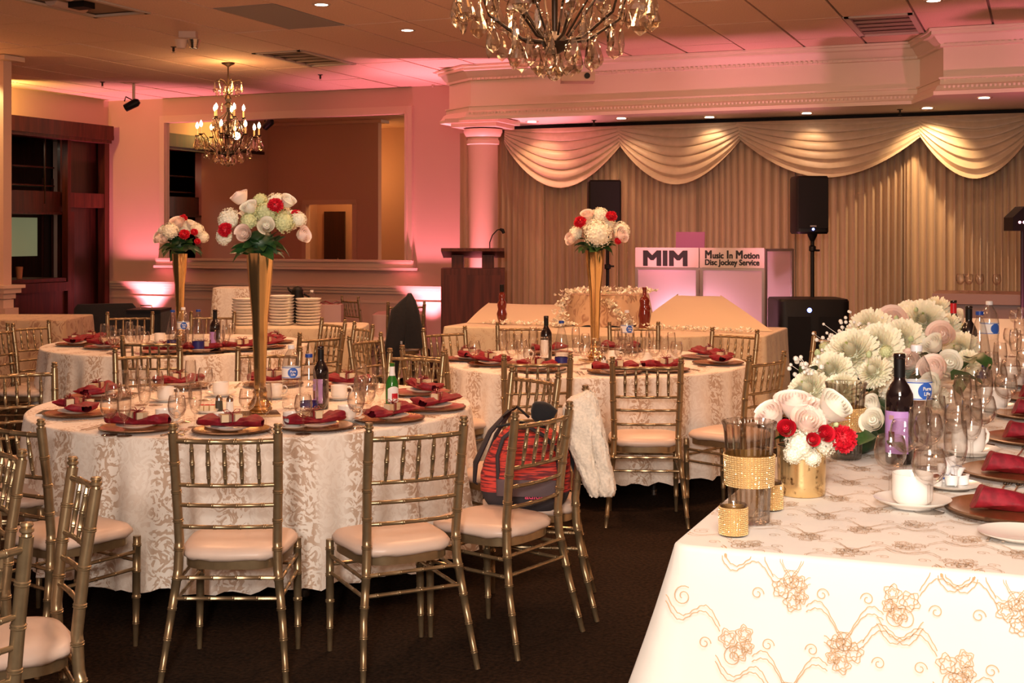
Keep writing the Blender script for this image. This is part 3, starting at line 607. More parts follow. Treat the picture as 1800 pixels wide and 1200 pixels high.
# long head table: cloth with scrolling gold embroidery
HX0, HX1, HY0, HY1, HZ = -.686, .36, 2.59, 10.3, .97
t = thing('head_table', 'long banquet table under the white embroidered cloth at right', 'table', ((HX0+HX1)/2, (HY0+HY1)/2, 0))
MB().box((0, 0, HZ-.035), (HX1-HX0-.04, HY1-HY0-.04, .03)).build('tabletop', M['wood2'], t, 0)
for x in (-.4, .4):
    for y in (-3.7, -1.9, 0, 1.9, 3.7): MB().tube([(x, y, 0), (x, y, HZ-.05)], .018).build('leg', M['black'], t)
hc = tag(cloth('tablecloth', outline_poly([(HX0, HY0), (HX1, HY0), (HX1, HY1), (HX0, HY1)], .03, .03), HZ, .06, M['headcloth'], amp=.018, flare=lambda m: .10+.26*max(0, -m.x)**2, waves=.45, seed=5), 'white embroidered cloth covering the long head table', 'tablecloth')
MBE = MB()
def emb_map(u, w):
    # u: distance from the left edge, w: distance behind the front edge; negative runs down the drop
    x = HX0+u; drop = 0
    if w >= 0 and u >= 0: return Vector((x, HY0+w, HZ+.0015)), Vector((0, 0, 1))
    if w < 0:
        d = -w; q = d/(HZ-.06); return Vector((x+(-.02*q if u < .05 else 0), HY0-.017-.125*q, HZ-.012-d)), Vector((0, -1, .1))
    d = -u; q = d/(HZ-.06); return Vector((HX0-.017-.125*q, HY0+w, HZ-.012-d)), Vector((-1, 0, .1))
WD = [.0009]
def ribbon(pts, wd=None):
    wd = WD[0]
    b = len(MBE.v); k = 0
    for i in range(len(pts)):
        a, c = pts[max(0, i-1)], pts[min(len(pts)-1, i+1)]; d = Vector((c[0]-a[0], c[1]-a[1])); d = d.normalized() if d.length > 0 else Vector((1, 0)); nn = Vector((-d.y, d.x))*wd
        for s in (-1, 1):
            p, _ = emb_map(pts[i][0]+s*nn.x, pts[i][1]+s*nn.y); MBE.v.append(tuple(p))
    for i in range(len(pts)-1): MBE.f.append((b+2*i, b+2*i+1, b+2*i+3, b+2*i+2)); MBE.m.append(0)
def motif(ox, oy, r_, flip=1, lod=1):
    tx = lambda p, sc_=1: (ox+flip*p[0]*sc_, oy+p[1]*sc_)
    for bx, by, br in ((-.018, .004, .017), (.014, .016, .015), (.004, -.020, .016), (.020, -.008, .012)):
        for k in range(3 if lod else 2):
            n = 22 if lod else 10; ph = r_.uniform(0, 6); rr = br*(1-.27*k)
            ribbon([tx((bx+rr*(1+.22*sin(5*a+ph))*cos(a), by+rr*(1+.22*sin(5*a+ph))*sin(a))) for a in [2*pi*i/n for i in range(n+1)]], .0011 if lod else .0014)
    for sgn, (ax, ay) in ((1, (.03, -.03)), (-1, (-.035, .02))):
        for off in (-.005, .005):
            pts = []; n = 26 if lod else 12
            for i in range(n+1):
                q = i/n; x = ax+sgn*.11*q; y = ay-sgn*.05*q+.022*sin(q*2*pi)+off*(1+.4*sin(q*9)); w = .0014*sin(i*2.1); pts.append(tx((x, y+w)))
            ribbon(pts)
        cx, cy = ax+sgn*.075, ay-sgn*.055; n = 24 if lod else 12
        ribbon([tx((cx+(.021-.017*i/n)*cos(i*9.5/n+1), cy+(.021-.017*i/n)*sin(i*9.5/n+1))) for i in range(n+1)])
        cx, cy = ax+sgn*.03, ay+.03*sgn; ribbon([tx((cx+(.013-.010*i/n)*cos(i*8/n), cy+(.013-.010*i/n)*sin(i*8/n))) for i in range(n+1)])
re = random.Random(4)
for jy in range(-4, 40):
    for ix in range(-3, 7):
        u = ix*.205+(.1025 if jy % 2 else 0)+.03; w = jy*.105-.055
        if u > HX1-HX0-.02 or w < -.5 or u < .1: continue
        WD[0] = .0009 if w < 0 else .0006; motif(u, w, re, 1 if (ix+jy) % 2 else -1, 1 if w < 1.2 else 0)
o = MBE.build('embroidery', M['thread'], hc, 0); tag(o, 'gold scroll embroidery', kind='stuff')
# sweets table under one draped cloth, with raised rear corners
ya = 10.74; x0, x1 = -5.0, -2.1; ou = [(x0, ya)]
cbx = G(1090, 585, .76).x
for k in range(13):
    a = pi+pi*k/12; ou.append((cbx+.82*cos(a), ya+.06+.52*sin(a)))
ou += [(x1, ya), (x1, ya+1.0), (x0, ya+1.0)]
ou2 = outline_poly(ou, .03, .03)
t = thing('sweets_table', 'long table under the draped cloth before the sign booth', 'table', ((x0+x1)/2, ya+.5, 0))
MB().box((0, 0, .73), (x1-x0-.1, .9, .03)).build('tabletop', M['wood2'], t, 0)
for sx in (-1.3, 1.3):
    for sy in (-.38, .38): MB().tube([(sx, sy, 0), (sx, sy, .72)], .018).build('leg', M['black'], t)
tag(cloth('tablecloth', ou2, .76, .05, M['cloth2'], seed=8, amp=.03, center=Vector(((x0+x1)/2, ya+.5))), 'golden cream cloth over the sweets table before the booth', 'tablecloth')
def ridge(name, pa, pb, yr, xa, xb, label, sd):
    # cloth sloping up from the table to a raised shelf behind it
    A, B = W(pa[0], pa[1], yr), W(pb[0], pb[1], yr); y0 = ya+.45
    def fn(u, w):
        f = Vector((xa+(xb-xa)*u, y0, .763)); k = A.lerp(B, u); s = w/.72 if w < .72 else 1; p = f.lerp(k, s); p.z += .012*sin(7*u+sd)*sin(pi*min(1, s))
        if w > .72: p.z -= (w-.72)/.28*.9; p.y += .05*(w-.72)/.28
        return p
    tag(MB().grid(fn, 24, 22).grid(lambda u, w: (lambda p: (p[0], p[1], p[2]*(1-w)+w*(.766 if p[1] < ya+1.06 else .05)))(fn(0, u*.72)), 24, 3).grid(lambda u, w: (lambda p: (p[0], p[1], p[2]*(1-w)+w*(.766 if p[1] < ya+1.06 else .05)))(fn(1, u*.72)), 24, 3).build(name, M['cloth2'], smooth=1.2), label, 'cloth')
ridge('draped_riser', (860, 531), (990, 534), 12.15, x0+.02, -3.95, 'cream cloth sloping up behind the left end of the sweets table', 1)
ridge('draped_riser', (1192, 516), (1266, 518), 12.25, -3.35, x1-.02, 'cream cloth mound sloping up behind the right end of the sweets table', 2)
dc = W(1070, 530, 11.55)
tag(cloth('draped_stand', outline_round(dc, .36, 90), 1.045, .768, M['cloth3'], amp=.012, flare=.05, waves=.3, seed=3), 'round cake stand draped in floral cloth and ringed with petals', 'stand')
# other draped tables
def cam_rect(pxa, pxb, Z0, Z1):
    a, b = (pxa-900)/F*Z0, (pxb-900)/F*Z0; return [tuple(cw(X, Z).xy) for X, Z in ((a, Z0), (b, Z0), (b, Z1), (a, Z1))]
def draped_table(pa, pb, Z0, Z1, zt, mt, lb, clb, seed, r=.06, zh=.04, **k):
    pts = cam_rect(pa, pb, Z0, Z1); c = sum((Vector(p) for p in pts), Vector((0, 0)))/4
    t = thing('table', lb, 'table', (c.x, c.y, 0)); w = (Vector(pts[1])-Vector(pts[0])).length-.08
    MB().box((0, 0, zt-.03), (w*.95, (Z1-Z0)*.9, .03), rz=PH).build('tabletop', M['wood2'], t, 0)
    for sx in (-1, 1):
        for sy in (-1, 1):
            q = Matrix.Rotation(PH, 3, 'Z') @ Vector((sx*w*.42, sy*(Z1-Z0)*.38, 0)); MB().tube([q, q+Vector((0, 0, zt-.05))], .016).build('leg', M['black'], t)
    tag(cloth('tablecloth', outline_poly(pts, r, .03), zt, zh, mt, seed=seed, **k), clb, 'tablecloth')
draped_table(-120, 112, 12.7, 13.6, .76, M['cloth3'], 'rectangular table by the left pillar', 'brown floral cloth on the table by the left pillar', 11, amp=.02)
draped_table(398, 634, 11.65, 12.35, .76, M['cloth2'], 'side table carrying the plate stacks', 'golden cloth on the side table with the plate stacks', 12, r=.12)
draped_table(374, 438, 13.2, 13.6, 1.05, M['cloth1'], 'tall narrow table behind the plate stacks', 'pale cloth over the tall narrow table behind the vase', 13, amp=.02, flare=.09)
draped_table(655, 740, 14.2, 14.8, .72, M['pinkbox'], 'small side table left of the dark coat', 'mauve cloth on the small table left of the dark coat', 14, amp=.02)
# ================= TABLEWARE =================
def k_wine():
    t = thing('wine_glass', '', 'glass')
    MB().lathe([(.0, .001), (.034, .001), (.034, .003), (.006, .007), (.004, .02), (.0035, .065), (.006, .072)], 16).build('stem', M['glass'], t, 1)
    MB().lathe([(.0, .071), (.012, .072), (.028, .085), (.037, .105), (.0385, .125), (.034, .152), (.030, .165), (.0292, .1655), (.0285, .165), (.033, .15), (.037, .125), (.034, .104), (.02, .085), (0, .078)], 18).build('bowl', M['glass'], t, 1); return t
def k_flute():
    t = thing('tall_glass', '', 'glass')
    MB().lathe([(.0, .001), (.032, .001), (.032, .003), (.007, .007), (.0045, .018), (.004, .055), (.008, .064)], 16).build('stem', M['glass'], t, 1)
    MB().lathe([(.0, .064), (.012, .066), (.022, .085), (.028, .115), (.029, .145), (.0265, .178), (.0245, .195), (.0235, .1955), (.023, .195), (.025, .178), (.0275, .145), (.026, .115), (.018, .086), (0, .072)], 18).build('bowl', M['glass'], t, 1); return t
def k_cup():
    t = thing('coffee_cup', '', 'cup'); MB().lathe([(0, .004), (.030, .004), (.034, .008), (.040, .014), (.0415, .03), (.0415, .066), (.042, .068), (.040, .068), (.038, .064), (.037, .02), (0, .016)], 24).build('body', M['china'], t, .8)
    MB().tube([(.039, 0, .058), (.056, 0, .060), (.066, 0, .048), (.063, 0, .030), (.050, 0, .020), (.039, 0, .019)], .0042, 7).build('handle', M['china'], t); return t
def k_saucer(): return tag(MB().lathe([(0, .003), (.045, .003), (.048, .007), (.07, .014), (.078, .019), (.079, .021), (.070, .018), (.045, .010), (0, .008)], 28).build('saucer', M['china'], smooth=.9), cat='saucer')
def k_plate(): return tag(MB().lathe([(0, .002), (.05, .002), (.056, .006), (.084, .014), (.086, .017), (.078, .0145), (.05, .008), (0, .007)], 30).build('side_plate', M['china'], smooth=.9), cat='plate')
def k_charger():
    t = thing('charger_plate', '', 'plate'); MB().lathe([(0, .004), (.105, .004), (.115, .008), (.155, .015), (.158, .018), (.150, .0165), (.112, .011), (0, .009)], 40).build('plate', M['charger'], t, .9)
    MB().lathe([(.157, .0125), (.165, .012), (.1655, .016), (.157, .018)], 40, ripple=(40, .004)).build('rim', M['chargeredge'], t, .9); return t
def mk_napkin(seed):
    def f():
        r_ = random.Random(seed); a0, a1 = r_.uniform(.8, 1.2), r_.uniform(.7, 1.1); q1, q2 = r_.uniform(0, 6), r_.uniform(0, 6)
        mb = MB()
        def fn(u, w):
            x = u*2-1; wd = (.022+.060*abs(x)**1.1*(a0 if x > 0 else a1))*(1-.75*max(0, abs(x)-.8)/.2); h = .022+.030*abs(x)**.9*(1-.8*max(0, abs(x)-.72)/.28); an = 2*pi*w
            rp = 1+.13*sin(3*an+q1+4*x)+.08*sin(7*an+q2-5*x)
            return (x*.135, wd*cos(an)*rp+.012*sin(3*x+q1), max(.0, h*(.5+.5*sin(an))*rp+.006*abs(x)))
        mb.grid(fn, 26, 22)
        return tag(mb.build('napkin', M['napkin'], smooth=1.0), cat='napkin')
    return f
def k_napkin_fold():
    mb = MB(); r_ = random.Random(3)
    def fn(u, w):
        a = 2*pi*w; x = -.10+.19*u; hw = .05-.018*u; h = .055*(1-u)**.7+.014; return (x+.018*sin(a)*(1-u), hw*cos(a)*(1+.05*sin(4*a)), h*(.5+.5*sin(a))+.004*sin(3*a+6*u))
    mb.grid(fn, 16, 20).grid(lambda u, w: fn(0, w) if u > .5 else (-.10, 0, .03), 1, 20)
    return tag(mb.build('napkin', M['napkin'], smooth=.9), cat='napkin')
def k_favor():
    t = thing('favor_box', '', 'favor')
    MB().box((-.026, 0, .016), (.030, .032, .030)).build('cream_cake', M['candy'], t, 0); MB().box((.030, 0, .016), (.030, .032, .030)).build('cream_cake', M['candy'], t, 0)
    MB().box((.002, .002, .015), (.024, .030, .028)).build('brown_cake', M['candy2'], t, 0)
    MB().box((0, 0, .0175), (.098, .040, .035)).build('clear_box', M['glass'], t, 0)
    q = MB().box((.004, 0, .0178), (.006, .042, .0368))
    q.build('ribbon', M['ribbon'], t, 0)
    b = MB()
    for s in (-1, 1):
        b.tube([(.004, 0, .036), (.004+s*.018, .006, .052), (.004+s*.036, .004, .050), (.004+s*.030, -.006, .040), (.004, 0, .037)], .0028, 5, flat=.4).tube([(.004, 0, .037), (.004+s*.02, -.012, .046), (.004+s*.034, -.02, .042)], .0026, 5, flat=.4)
    b.build('bow', M['ribbon'], t); return t
def k_fork():
    mb = MB().tube([(0, -.10, .003), (0, -.03, .004), (0, .02, .007), (0, .045, .004)], [.0035, .0028, .003, .008], 6, flat=.45)
    for k in range(4): mb.tube([(-.0085+.0057*k, .045, .004), (-.0095+.0063*k, .07, .003), (-.0095+.0063*k, .098, .006)], .0013, 5)
    return tag(mb.build('fork', M['steel'], smooth=.8), cat='fork')
def k_knife(): return tag(MB().tube([(0, -.11, .004), (0, -.02, .004), (0, 0, .004)], [.0055, .0045, .003], 6, flat=.6).tube([(0, 0, .004), (0, .05, .004), (0, .10, .003)], [.003, .0085, .002], 6, flat=.15).build('knife', M['steel'], smooth=.8), cat='knife')
wine, flute, cup, saucer, plate, charger, favor, fork, knife, nfold = map(Kind, (k_wine, k_flute, k_cup, k_saucer, k_plate, k_charger, k_favor, k_fork, k_knife, k_napkin_fold))
napk = [Kind(mk_napkin(s)) for s in range(4)]
ZT = {1: .761, 2: .761, 3: .761, 4: .971}
TN = {1: 'nearest round table', 2: 'far left round table', 3: 'stage round table', 4: 'long head table'}
CC = {1: T1, 2: T2, 3: T3}
def inside(k, p, m):
    if k in CC:
        d = Vector((p.x-CC[k].x, p.y-CC[k].y)); R = (1.05 if k == 1 else .98)-m
        if d.length > R: d = d.normalized()*R; p = Vector((CC[k].x+d.x, CC[k].y+d.y, p.z))
    else: p = Vector((min(max(p.x, HX0+m), HX1-m), p.y, p.z))
    return p
def glass_at(k, px, ytop, kind):
    sc4 = .88 if k == 4 else 1.0; h = {'w': .165, 'f': .195}[kind]*sc4; z = ZT[k]; Z = F*(HC-z-h)/(ytop-YH); p = inside(k, D(px, Z, z), .06)
    for q in GL:
        d = Vector((p.x-q[0].x, p.y-q[0].y)); mn = q[1]+.036
        if d.length < mn: d = d.normalized()*mn if d.length > 1e-4 else Vector((mn, 0)); p = Vector((q[0].x+d.x, q[0].y+d.y, z))
    GL.append((p, .038))
    o = (wine if kind == 'w' else flute)(p, rnd.uniform(0, 6), None, 'glass', ('stemmed wine glasses' if kind == 'w' else 'tall narrow glasses')+' on the '+TN[k], (1, 1, sc4))
    later(o, px, ('stemmed wine glass' if kind == 'w' else 'tall narrow glass')+' on the '+TN[k])
GL = []
def cup_at(k, px, py, rz=0, sauc=True):
    p = inside(k, G(px, py, ZT[k]), .1); z = ZT[k]
    if sauc: later(saucer(p, 0, None, 'saucer', 'saucers on the '+TN[k], 1.1 if k == 4 else 1), px, 'white saucer on the '+TN[k])
    later(cup(p+Vector((0, 0, .005 if sauc else 0)), PH+rz, None, 'cup', 'coffee cups on the '+TN[k], 1.1 if k == 4 else 1), px, 'white coffee cup on the '+TN[k]); GL.append((p, .078 if sauc else .045))
def setting(k, px, py, rz=None, nap=None, fav=1, pl=True, forks=True, favs=((0, 0, 0),), fr=.17):
    z = ZT[k]; p = inside(k, G(px, py, z), fr); c = CC.get(k); GL.append((p, .13))
    inw = atan2(c.y-p.y, c.x-p.x)-pi/2 if c else 0
    rz = inw+(rz or 0); g = ' on the '+TN[k]
    later(charger(p, rz, None, 'plate', 'gold chargers'+g), px, 'gold charger plate'+g)
    d = Matrix.Rotation(rz, 3, 'Z')
    q = p+d @ Vector((.0, -.015, .0115))
    if pl: later(plate(q, 0, None, 'plate', 'side plates'+g), px, 'small white side plate'+g)
    v = rnd.randrange(4) if nap is None else nap
    later(napk[v](q+Vector((0, 0, .014)), rz+rnd.uniform(-.25, .25), None, 'napkin', 'red napkins'+g, (1.05, 1.05, 1.0)), px, 'crumpled dark red napkin'+g)
    for (fx, fy, fa) in favs:
        if fav: later(favor(q+d @ Vector((fx, fy-.01, .036)), rz+fa+rnd.uniform(-.3, .3), None, 'favor', 'ribboned favors'+g), px, 'clear favor box with red ribbon'+g)
    if forks:
        for i in range(2): later(fork(p+d @ Vector((-.195-.025*i, .0, .0)), rz, None, 'fork', 'forks'+g), px-i, 'steel dinner fork'+g)
        later(knife(p+d @ Vector((.195, .0, .0)), rz, None, 'knife', 'knives'+g), px, 'steel table knife'+g)
# nearest round table
for px, py, n, fv in ((141, 730, 0, ((-.02, -.02, 0), (.02, .05, .3))), (238, 757, 1, ((0, .01, .2),)), (178, 700, 2, ((0, 0, 0),)), (400, 768, 3, ((0, 0, .1),)), (578, 762, 1, ((-.03, 0, 0),)), (722, 744, 2, ((.0, .0, 0),)), (772, 720, 0, ((.0, 0, 0),)), (738, 693, 3, ((0, 0, 0),)), (608, 682, 1, ((0, 0, 0),)), (480, 678, 2, ((0, 0, 0),)), (318, 682, 0, ((0, 0, 0),))):
    setting(1, px, py, nap=n, favs=fv, fr=.15)
for px, py, r in ((290, 748, 0), (291, 705, 0), (388, 696, pi), (392, 755, .3), (514, 754, 0), (482, 700, 0), (596, 702, 0), (610, 741, 0)): cup_at(1, px, py, r)
for px, yt, kd in ((200, 673, 'w'), (216, 650, 'f'), (234, 664, 'w'), (248, 642, 'f'), (254, 662, 'f'), (272, 653, 'w'), (228, 690, 'w'), (213, 682, 'f'), (335, 633, 'f'), (361, 646, 'w'), (322, 677, 'w'), (343, 672, 'f'), (311, 695, 'w'), (432, 633, 'f'), (427, 685, 'w'), (453, 674, 'f'), (635, 640, 'f'), (650, 660, 'f'), (622, 675, 'w'), (667, 646, 'f'), (660, 658, 'w'), (650, 690, 'w'), (550, 695, 'w'), (569, 668, 'f'), (637, 662, 'w')): glass_at(1, px, yt, kd)
# far left round table
for px, py in ((138, 607), (187, 612), (165, 602), (288, 622), (355, 620), (450, 619), (500, 614), (478, 603)): setting(2, px, py, fr=.15, forks=False)
for px, py, r in ((221, 608, 0), (281, 602, pi), (380, 613, 0), (352, 612, 0), (405, 612, 0)): cup_at(2, px, py, r)
for px, yt, kd in ((175, 585, 'w'), (183, 569, 'f'), (195, 572, 'f'), (203, 579, 'w'), (218, 565, 'f'), (229, 578, 'w'), (240, 572, 'f'), (253, 573, 'f'), (231, 592, 'w'), (328, 580, 'w'), (341, 574, 'f'), (336, 584, 'w'), (392, 561, 'f'), (405, 567, 'w'), (412, 573, 'f'), (398, 580, 'w'), (432, 575, 'w'), (322, 588, 'w')): glass_at(2, px, yt, kd)
# round table before the stage
for px, py in ((838, 634), (868, 642), (815, 633), (948, 652), (1080, 656), (1165, 652), (1262, 640), (1240, 630), (965, 622), (1090, 618)): setting(3, px, py, fr=.15)
for px, py, r in ((920, 634, 0), (988, 640, 0), (1078, 636, 0), (1136, 640, 0), (1180, 634, 0)): cup_at(3, px, py, r)
for px, yt, kd in ((860, 597, 'w'), (871, 582, 'f'), (889, 578, 'f'), (907, 587, 'f'), (886, 596, 'w'), (900, 600, 'w'), (937, 575, 'f'), (936, 607, 'w'), (957, 592, 'f'), (1012, 575, 'f'), (1029, 586, 'f'), (1028, 602, 'w'), (1046, 594, 'f'), (1087, 577, 'f'), (1098, 588, 'w'), (1105, 592, 'f'), (1112, 604, 'w'), (1127, 592, 'f'), (1142, 580, 'f'), (1150, 600, 'w'), (1168, 590, 'f'), (1180, 584, 'f'), (1189, 600, 'w'), (1090, 604, 'w'), (1060, 600, 'w'), (1016, 596, 'w')): glass_at(3, px, yt, kd)
# head table
for px, yt, kd in ((1565, 765, 'w'), (1590, 738, 'w'), (1633, 787, 'w'), (1613, 716, 'f'), (1680, 738, 'f'), (1645, 695, 'f'), (1672, 680, 'w'), (1692, 659, 'f'), (1728, 696, 'w'), (1712, 645, 'w'), (1758, 602, 'f'), (1743, 618, 'f'), (1768, 658, 'w'), (1730, 650, 'f'), (1785, 580, 'f'), (1798, 590, 'f'), (1777, 577, 'w'), (1792, 560, 'f'), (1773, 632, 'w'), (1799, 612, 'f'), (1708, 700, 'f'), (1625, 730, 'w'), (1660, 712, 'w'), (1752, 640, 'w'), (1785, 545, 'w'), (1796, 540, 'f')): glass_at(4, px, yt, kd)
for px, py, r in ((1604, 892, 1.6), (1702, 800, 0.4), (1748, 722, 0.4), (1780, 680, .4)): cup_at(4, px, py, r)
for i, (px, py) in enumerate(((1796, 905), (1804, 838), (1830, 778), (1838, 735), (1845, 705), (1850, 682))):
    z = ZT[4]; p = G(px, py, z); g = ' on the long head table'; p.x = min(p.x, HX1-.17)
    later(charger(p, 0, None, 'plate', 'gold chargers'+g), px, 'gold charger plate'+g, 1)
    later(nfold(p+Vector((-.015, -.01, .012)), PH-.25, None, 'napkin', 'red napkins'+g, .8), px, 'folded dark red napkin'+g)
    later(favor(p+Vector((.075, -.03, .012)), PH+1.3, None, 'favor', 'ribboned favors'+g, 1.3), px, 'clear favor box with red ribbon'+g)
    for k in range(2): later(fork(p+Vector((-.05+.03*k, -.20, .0)), -.5+PH, None, 'fork', 'forks'+g), px-k, 'steel dinner fork'+g)
q = G(1795, 948, ZT[4]); q.x = min(q.x, HX1-.09); tag(plate(q), 'white side plate cut by the right edge under the fork handles', 'plate')
# ================= FLOWERS =================
def petal(mb, base, dirv, up, L_, wd, curl=.3, n=3, m=0):
    # one curved petal: root at base, growing along dirv and curling toward up
    dirv = Vector(dirv).normalized(); up = Vector(up).normalized(); sd = dirv.cross(up).normalized(); v = []
    for i in range(n+1):
        q = i/n; w = wd*(sin(pi*(.12+.80*q)))**.8; c = Vector(base)+dirv*L_*q+up*L_*curl*q*q
        v += [c-sd*w+up*w*.35, c, c+sd*w+up*w*.35]
    f = []
    for i in range(n):
        for j in range(2): f.append((i*3+j, i*3+j+1, (i+1)*3+j+1, (i+1)*3+j))
    mb.add(v, f, m)
def rose_mesh(name, mt, seed=0):
    # one petal sheet wound in a spiral: tight upright heart, outer petals leaning out with rolled, scalloped lips
    mb = MB(); r_ = random.Random(seed); T = 5.6; N_ = 118; ph = r_.uniform(0, 6)
    def fn(u, w):
        k = u*T; a = 2*pi*k+ph; q = k/T; R = .05+.165*k; sc_ = abs(sin(a*(1.5-.22*k)+seed))**.5
        lip = .66-.055*k-.10*q*(1-sc_); flare = (-.03, .0, .02, .05, .12, .24)[min(5, int(k))]*sc_
        rr = R*(.62+.38*sin(min(1, w*1.25)*pi/2))+flare*max(0, w-.55)*2.2; z = -.62+(lip+.62)*w-(.22*q*max(0, w-.8)*5*.3*sc_)
        return (rr*cos(a), rr*sin(a), z)
    mb.grid(fn, N_, 5); mb.ball((0, 0, -.15), .45, 9, 6); return mb.mesh(name, mt, 1.6)
def carn_mesh(name, mt, seed=1, n=70):
    mb = MB(); r_ = random.Random(seed)
    for k in range(n):
        z = 1-1.25*k/n; a = k*2.4; s = sqrt(max(0, 1-z*z)); d = Vector((cos(a)*s, sin(a)*s, z)); t = d.orthogonal().normalized(); t = Matrix.Rotation(r_.uniform(0, 6), 3, d) @ t; b = d.cross(t); R = .8+r_.uniform(-.1, .15)
        c = d*R; w = .30; v = [d*.2]
        for i in range(6):
            q = i/5*2-1; v.append(c+t*w*q+b*.10*sin(q*7+k)+d*(.12*(i % 2)))
        mb.add(v, [(0, i+1, i+2) for i in range(5)])
    mb.ball((0, 0, 0), .7, 8, 6)
    return mb.mesh(name, mt, .5)
def hyd_mesh(name, mt, seed=2, n=85):
    mb = MB(); r_ = random.Random(seed)
    for k in range(n):
        z = 1-1.5*k/n; a = k*2.4+r_.uniform(-.2, .2); s = sqrt(max(0, 1-z*z)); d = Vector((cos(a)*s, sin(a)*s, z*.85)); R = .86+r_.uniform(-.08, .12); t = d.orthogonal().normalized(); t = Matrix.Rotation(r_.uniform(0, 6), 3, d) @ t; b = d.cross(t); c = d*R
        for j in range(4):
            e = t*cos(j*pi/2)+b*sin(j*pi/2); g = t*cos(j*pi/2+.6)+b*sin(j*pi/2+.6); h = t*cos(j*pi/2-.6)+b*sin(j*pi/2-.6)
            mb.add([c, c+h*.14+d*.03, c+e*.22+d*.07, c+g*.14+d*.03], [(0, 1, 2, 3)])
    mb.ball((0, 0, -.05), .78, 10, 7)
    return mb.mesh(name, mt, .4)
def mum_mesh(name, seed=3, n=330):
    mb = MB(); r_ = random.Random(seed)
    for k in range(n):
        q = k/n; el = pi/2*(1-1.25*q); a = k*2.4+r_.uniform(-.1, .1); d = Vector((cos(a)*cos(el), sin(a)*cos(el), sin(el))); up = Vector((0, 0, 1)) if el > .3 else Vector((cos(a), sin(a), .8))
        L_ = .42+.22*q+r_.uniform(-.06, .06); petal(mb, d*(.36+.05*q), d, up, L_, .095+.05*q, .25, 2, 1 if q < .03 else 0)
    mb.ball((0, 0, 0), .48, 10, 7); return mb.mesh(name, [M['mum'], M['mumc']], 1.0)
def leaf_mesh(name, mt, seed=0, w=.28, lobes=0):
    mb = MB(); v = []; n = 7
    for i in range(n+1):
        q = i/n; ww = w*sin(pi*q**.8)**.8*(1+(.25*sin(q*lobes*pi) if lobes else 0)); z = .12*sin(pi*q)-.10*q*q
        v += [(q, -ww, z+ww*.35), (q, 0, z), (q, ww, z+ww*.35)]
    mb.add(v, [(i*3+j, i*3+j+1, (i+1)*3+j+1, (i+1)*3+j) for i in range(n) for j in range(2)])
    return mb.mesh(name, mt, 1.0)
ME = dict(rw=rose_mesh('rose', M['rose_w'], 1), rp=rose_mesh('rose', M['rose_p'], 2), rd=carn_mesh('red_carnation', M['red']), rr=rose_mesh('red_rose', M['red'], 5), hy=hyd_mesh('hydrangea', M['hyd']), hg=hyd_mesh('hydrangea', M['hydg'], 9), mu=mum_mesh('chrysanthemum'), lf=leaf_mesh('leaf', M['leaf']), l2=leaf_mesh('leaf', M['leaf2'], w=.20), lg=leaf_mesh('leaf', M['grey_leaf'], w=.42), ll=leaf_mesh('leaf', M['leaf'], w=.40, lobes=3))
NM = dict(rw='white_rose', rp='blush_rose', rd='red_carnation', rr='red_rose', hy='white_hydrangea', hg='green_hydrangea', mu='cream_chrysanthemum', lf='leaf', l2='leaf', lg='leaf', ll='leaf')
ME['bud'] = MB().lathe([(0, 0), (.5, .1), (.75, .6), (.6, 1.2), (.2, 1.6), (0, 1.65)], 10, ripple=(5, .08)).tube([(0, 0, -1.8), (0, 0, 0)], .09, 5).mesh('bud', M['bud'], .9); NM['bud'] = 'flower_bud'
def orient(d):
    return Vector(d).normalized().to_track_quat('Z', 'Y').to_euler()
def flower(par, kind, p, d, s): return put(NM[kind], ME[kind], par, p, rot=orient(d), scale=s)
def leafp(par, kind, p, d, s, roll=0):
    q = Vector(d).normalized().to_track_quat('X', 'Z'); e = (q @ Matrix.Rotation(roll, 4, 'X').to_quaternion()).to_euler(); return put('leaf', ME[kind], par, p, rot=e, scale=s)
VW = Matrix.Rotation(PH, 3, 'Z')   # view-right, view-away, up -> world
def bouquet(k, px, Z, spec, label, leaves, lr, lz, sd):
    # spec: (kind, px, py, depth offset, radius px)
    base = P(px, spec[0][2], Z); s0 = F/Z; zc = P(px, lz, Z).z
    t = thing('flower_arrangement', label, 'flowers', (base.x, base.y, zc), PH)
    c = Vector((0, 0, .07)); r_ = random.Random(sd)
    for kd, fx, fy, dz, rad in spec:
        p = Vector(((fx-px)/s0, dz, (lz-fy)/s0)); d = (p-c)+Vector((0, -.10, .02)); flower(t, kd, p, d, rad/s0)
    for i in range(leaves):
        a = 2*pi*i/leaves*2.0+r_.uniform(-.3, .3); el = r_.uniform(-.75, .35) if i % 3 else r_.uniform(.3, 1.2); d = Vector((cos(a)*cos(el), sin(a)*cos(el), sin(el))); p = Vector((cos(a)*.045, sin(a)*.045, r_.uniform(-.005, .05)))
        leafp(t, r_.choice(('lf', 'l2', 'lf')), p, d, lr/s0*r_.uniform(.75, 1.1), r_.uniform(-.7, .7))
    MB().ball((0, 0, .05), .075, 12, 8, sc=(1, 1, .8)).tube([(0, 0, 0), (0, 0, -.12)], .02, 7).build('foam_ball', M['leaf2'], t)
    return t
def trumpet(px, Z, H_, rt, label, base=True):
    p = D(px, Z, .761)
    t = thing('trumpet_vase', label, 'vase', p, PH)
    MB().lathe([(0, .012), (.040, .012), (.040, .018), (.052, .024), (.056, .032), (.050, .040), (.056, .050), (.046, .060), (.034, .075), (.030, .095), (.034, .105), (.028, .115), (.027, .14), (.030, .25), (.036, .45), (rt*.86, H_-.12), (rt, H_), (rt-.002, H_), (rt*.83, H_-.12), (0.03, .45)], 48, ripple=(8, .03)).build('body', M['brass'], t, .9)
    MB().box((0, 0, .005), (.17, .17, .010), rz=.3).build('mirror_base', M['mirrorbase'], t, 0)
    GL.append((p, .1)); return t
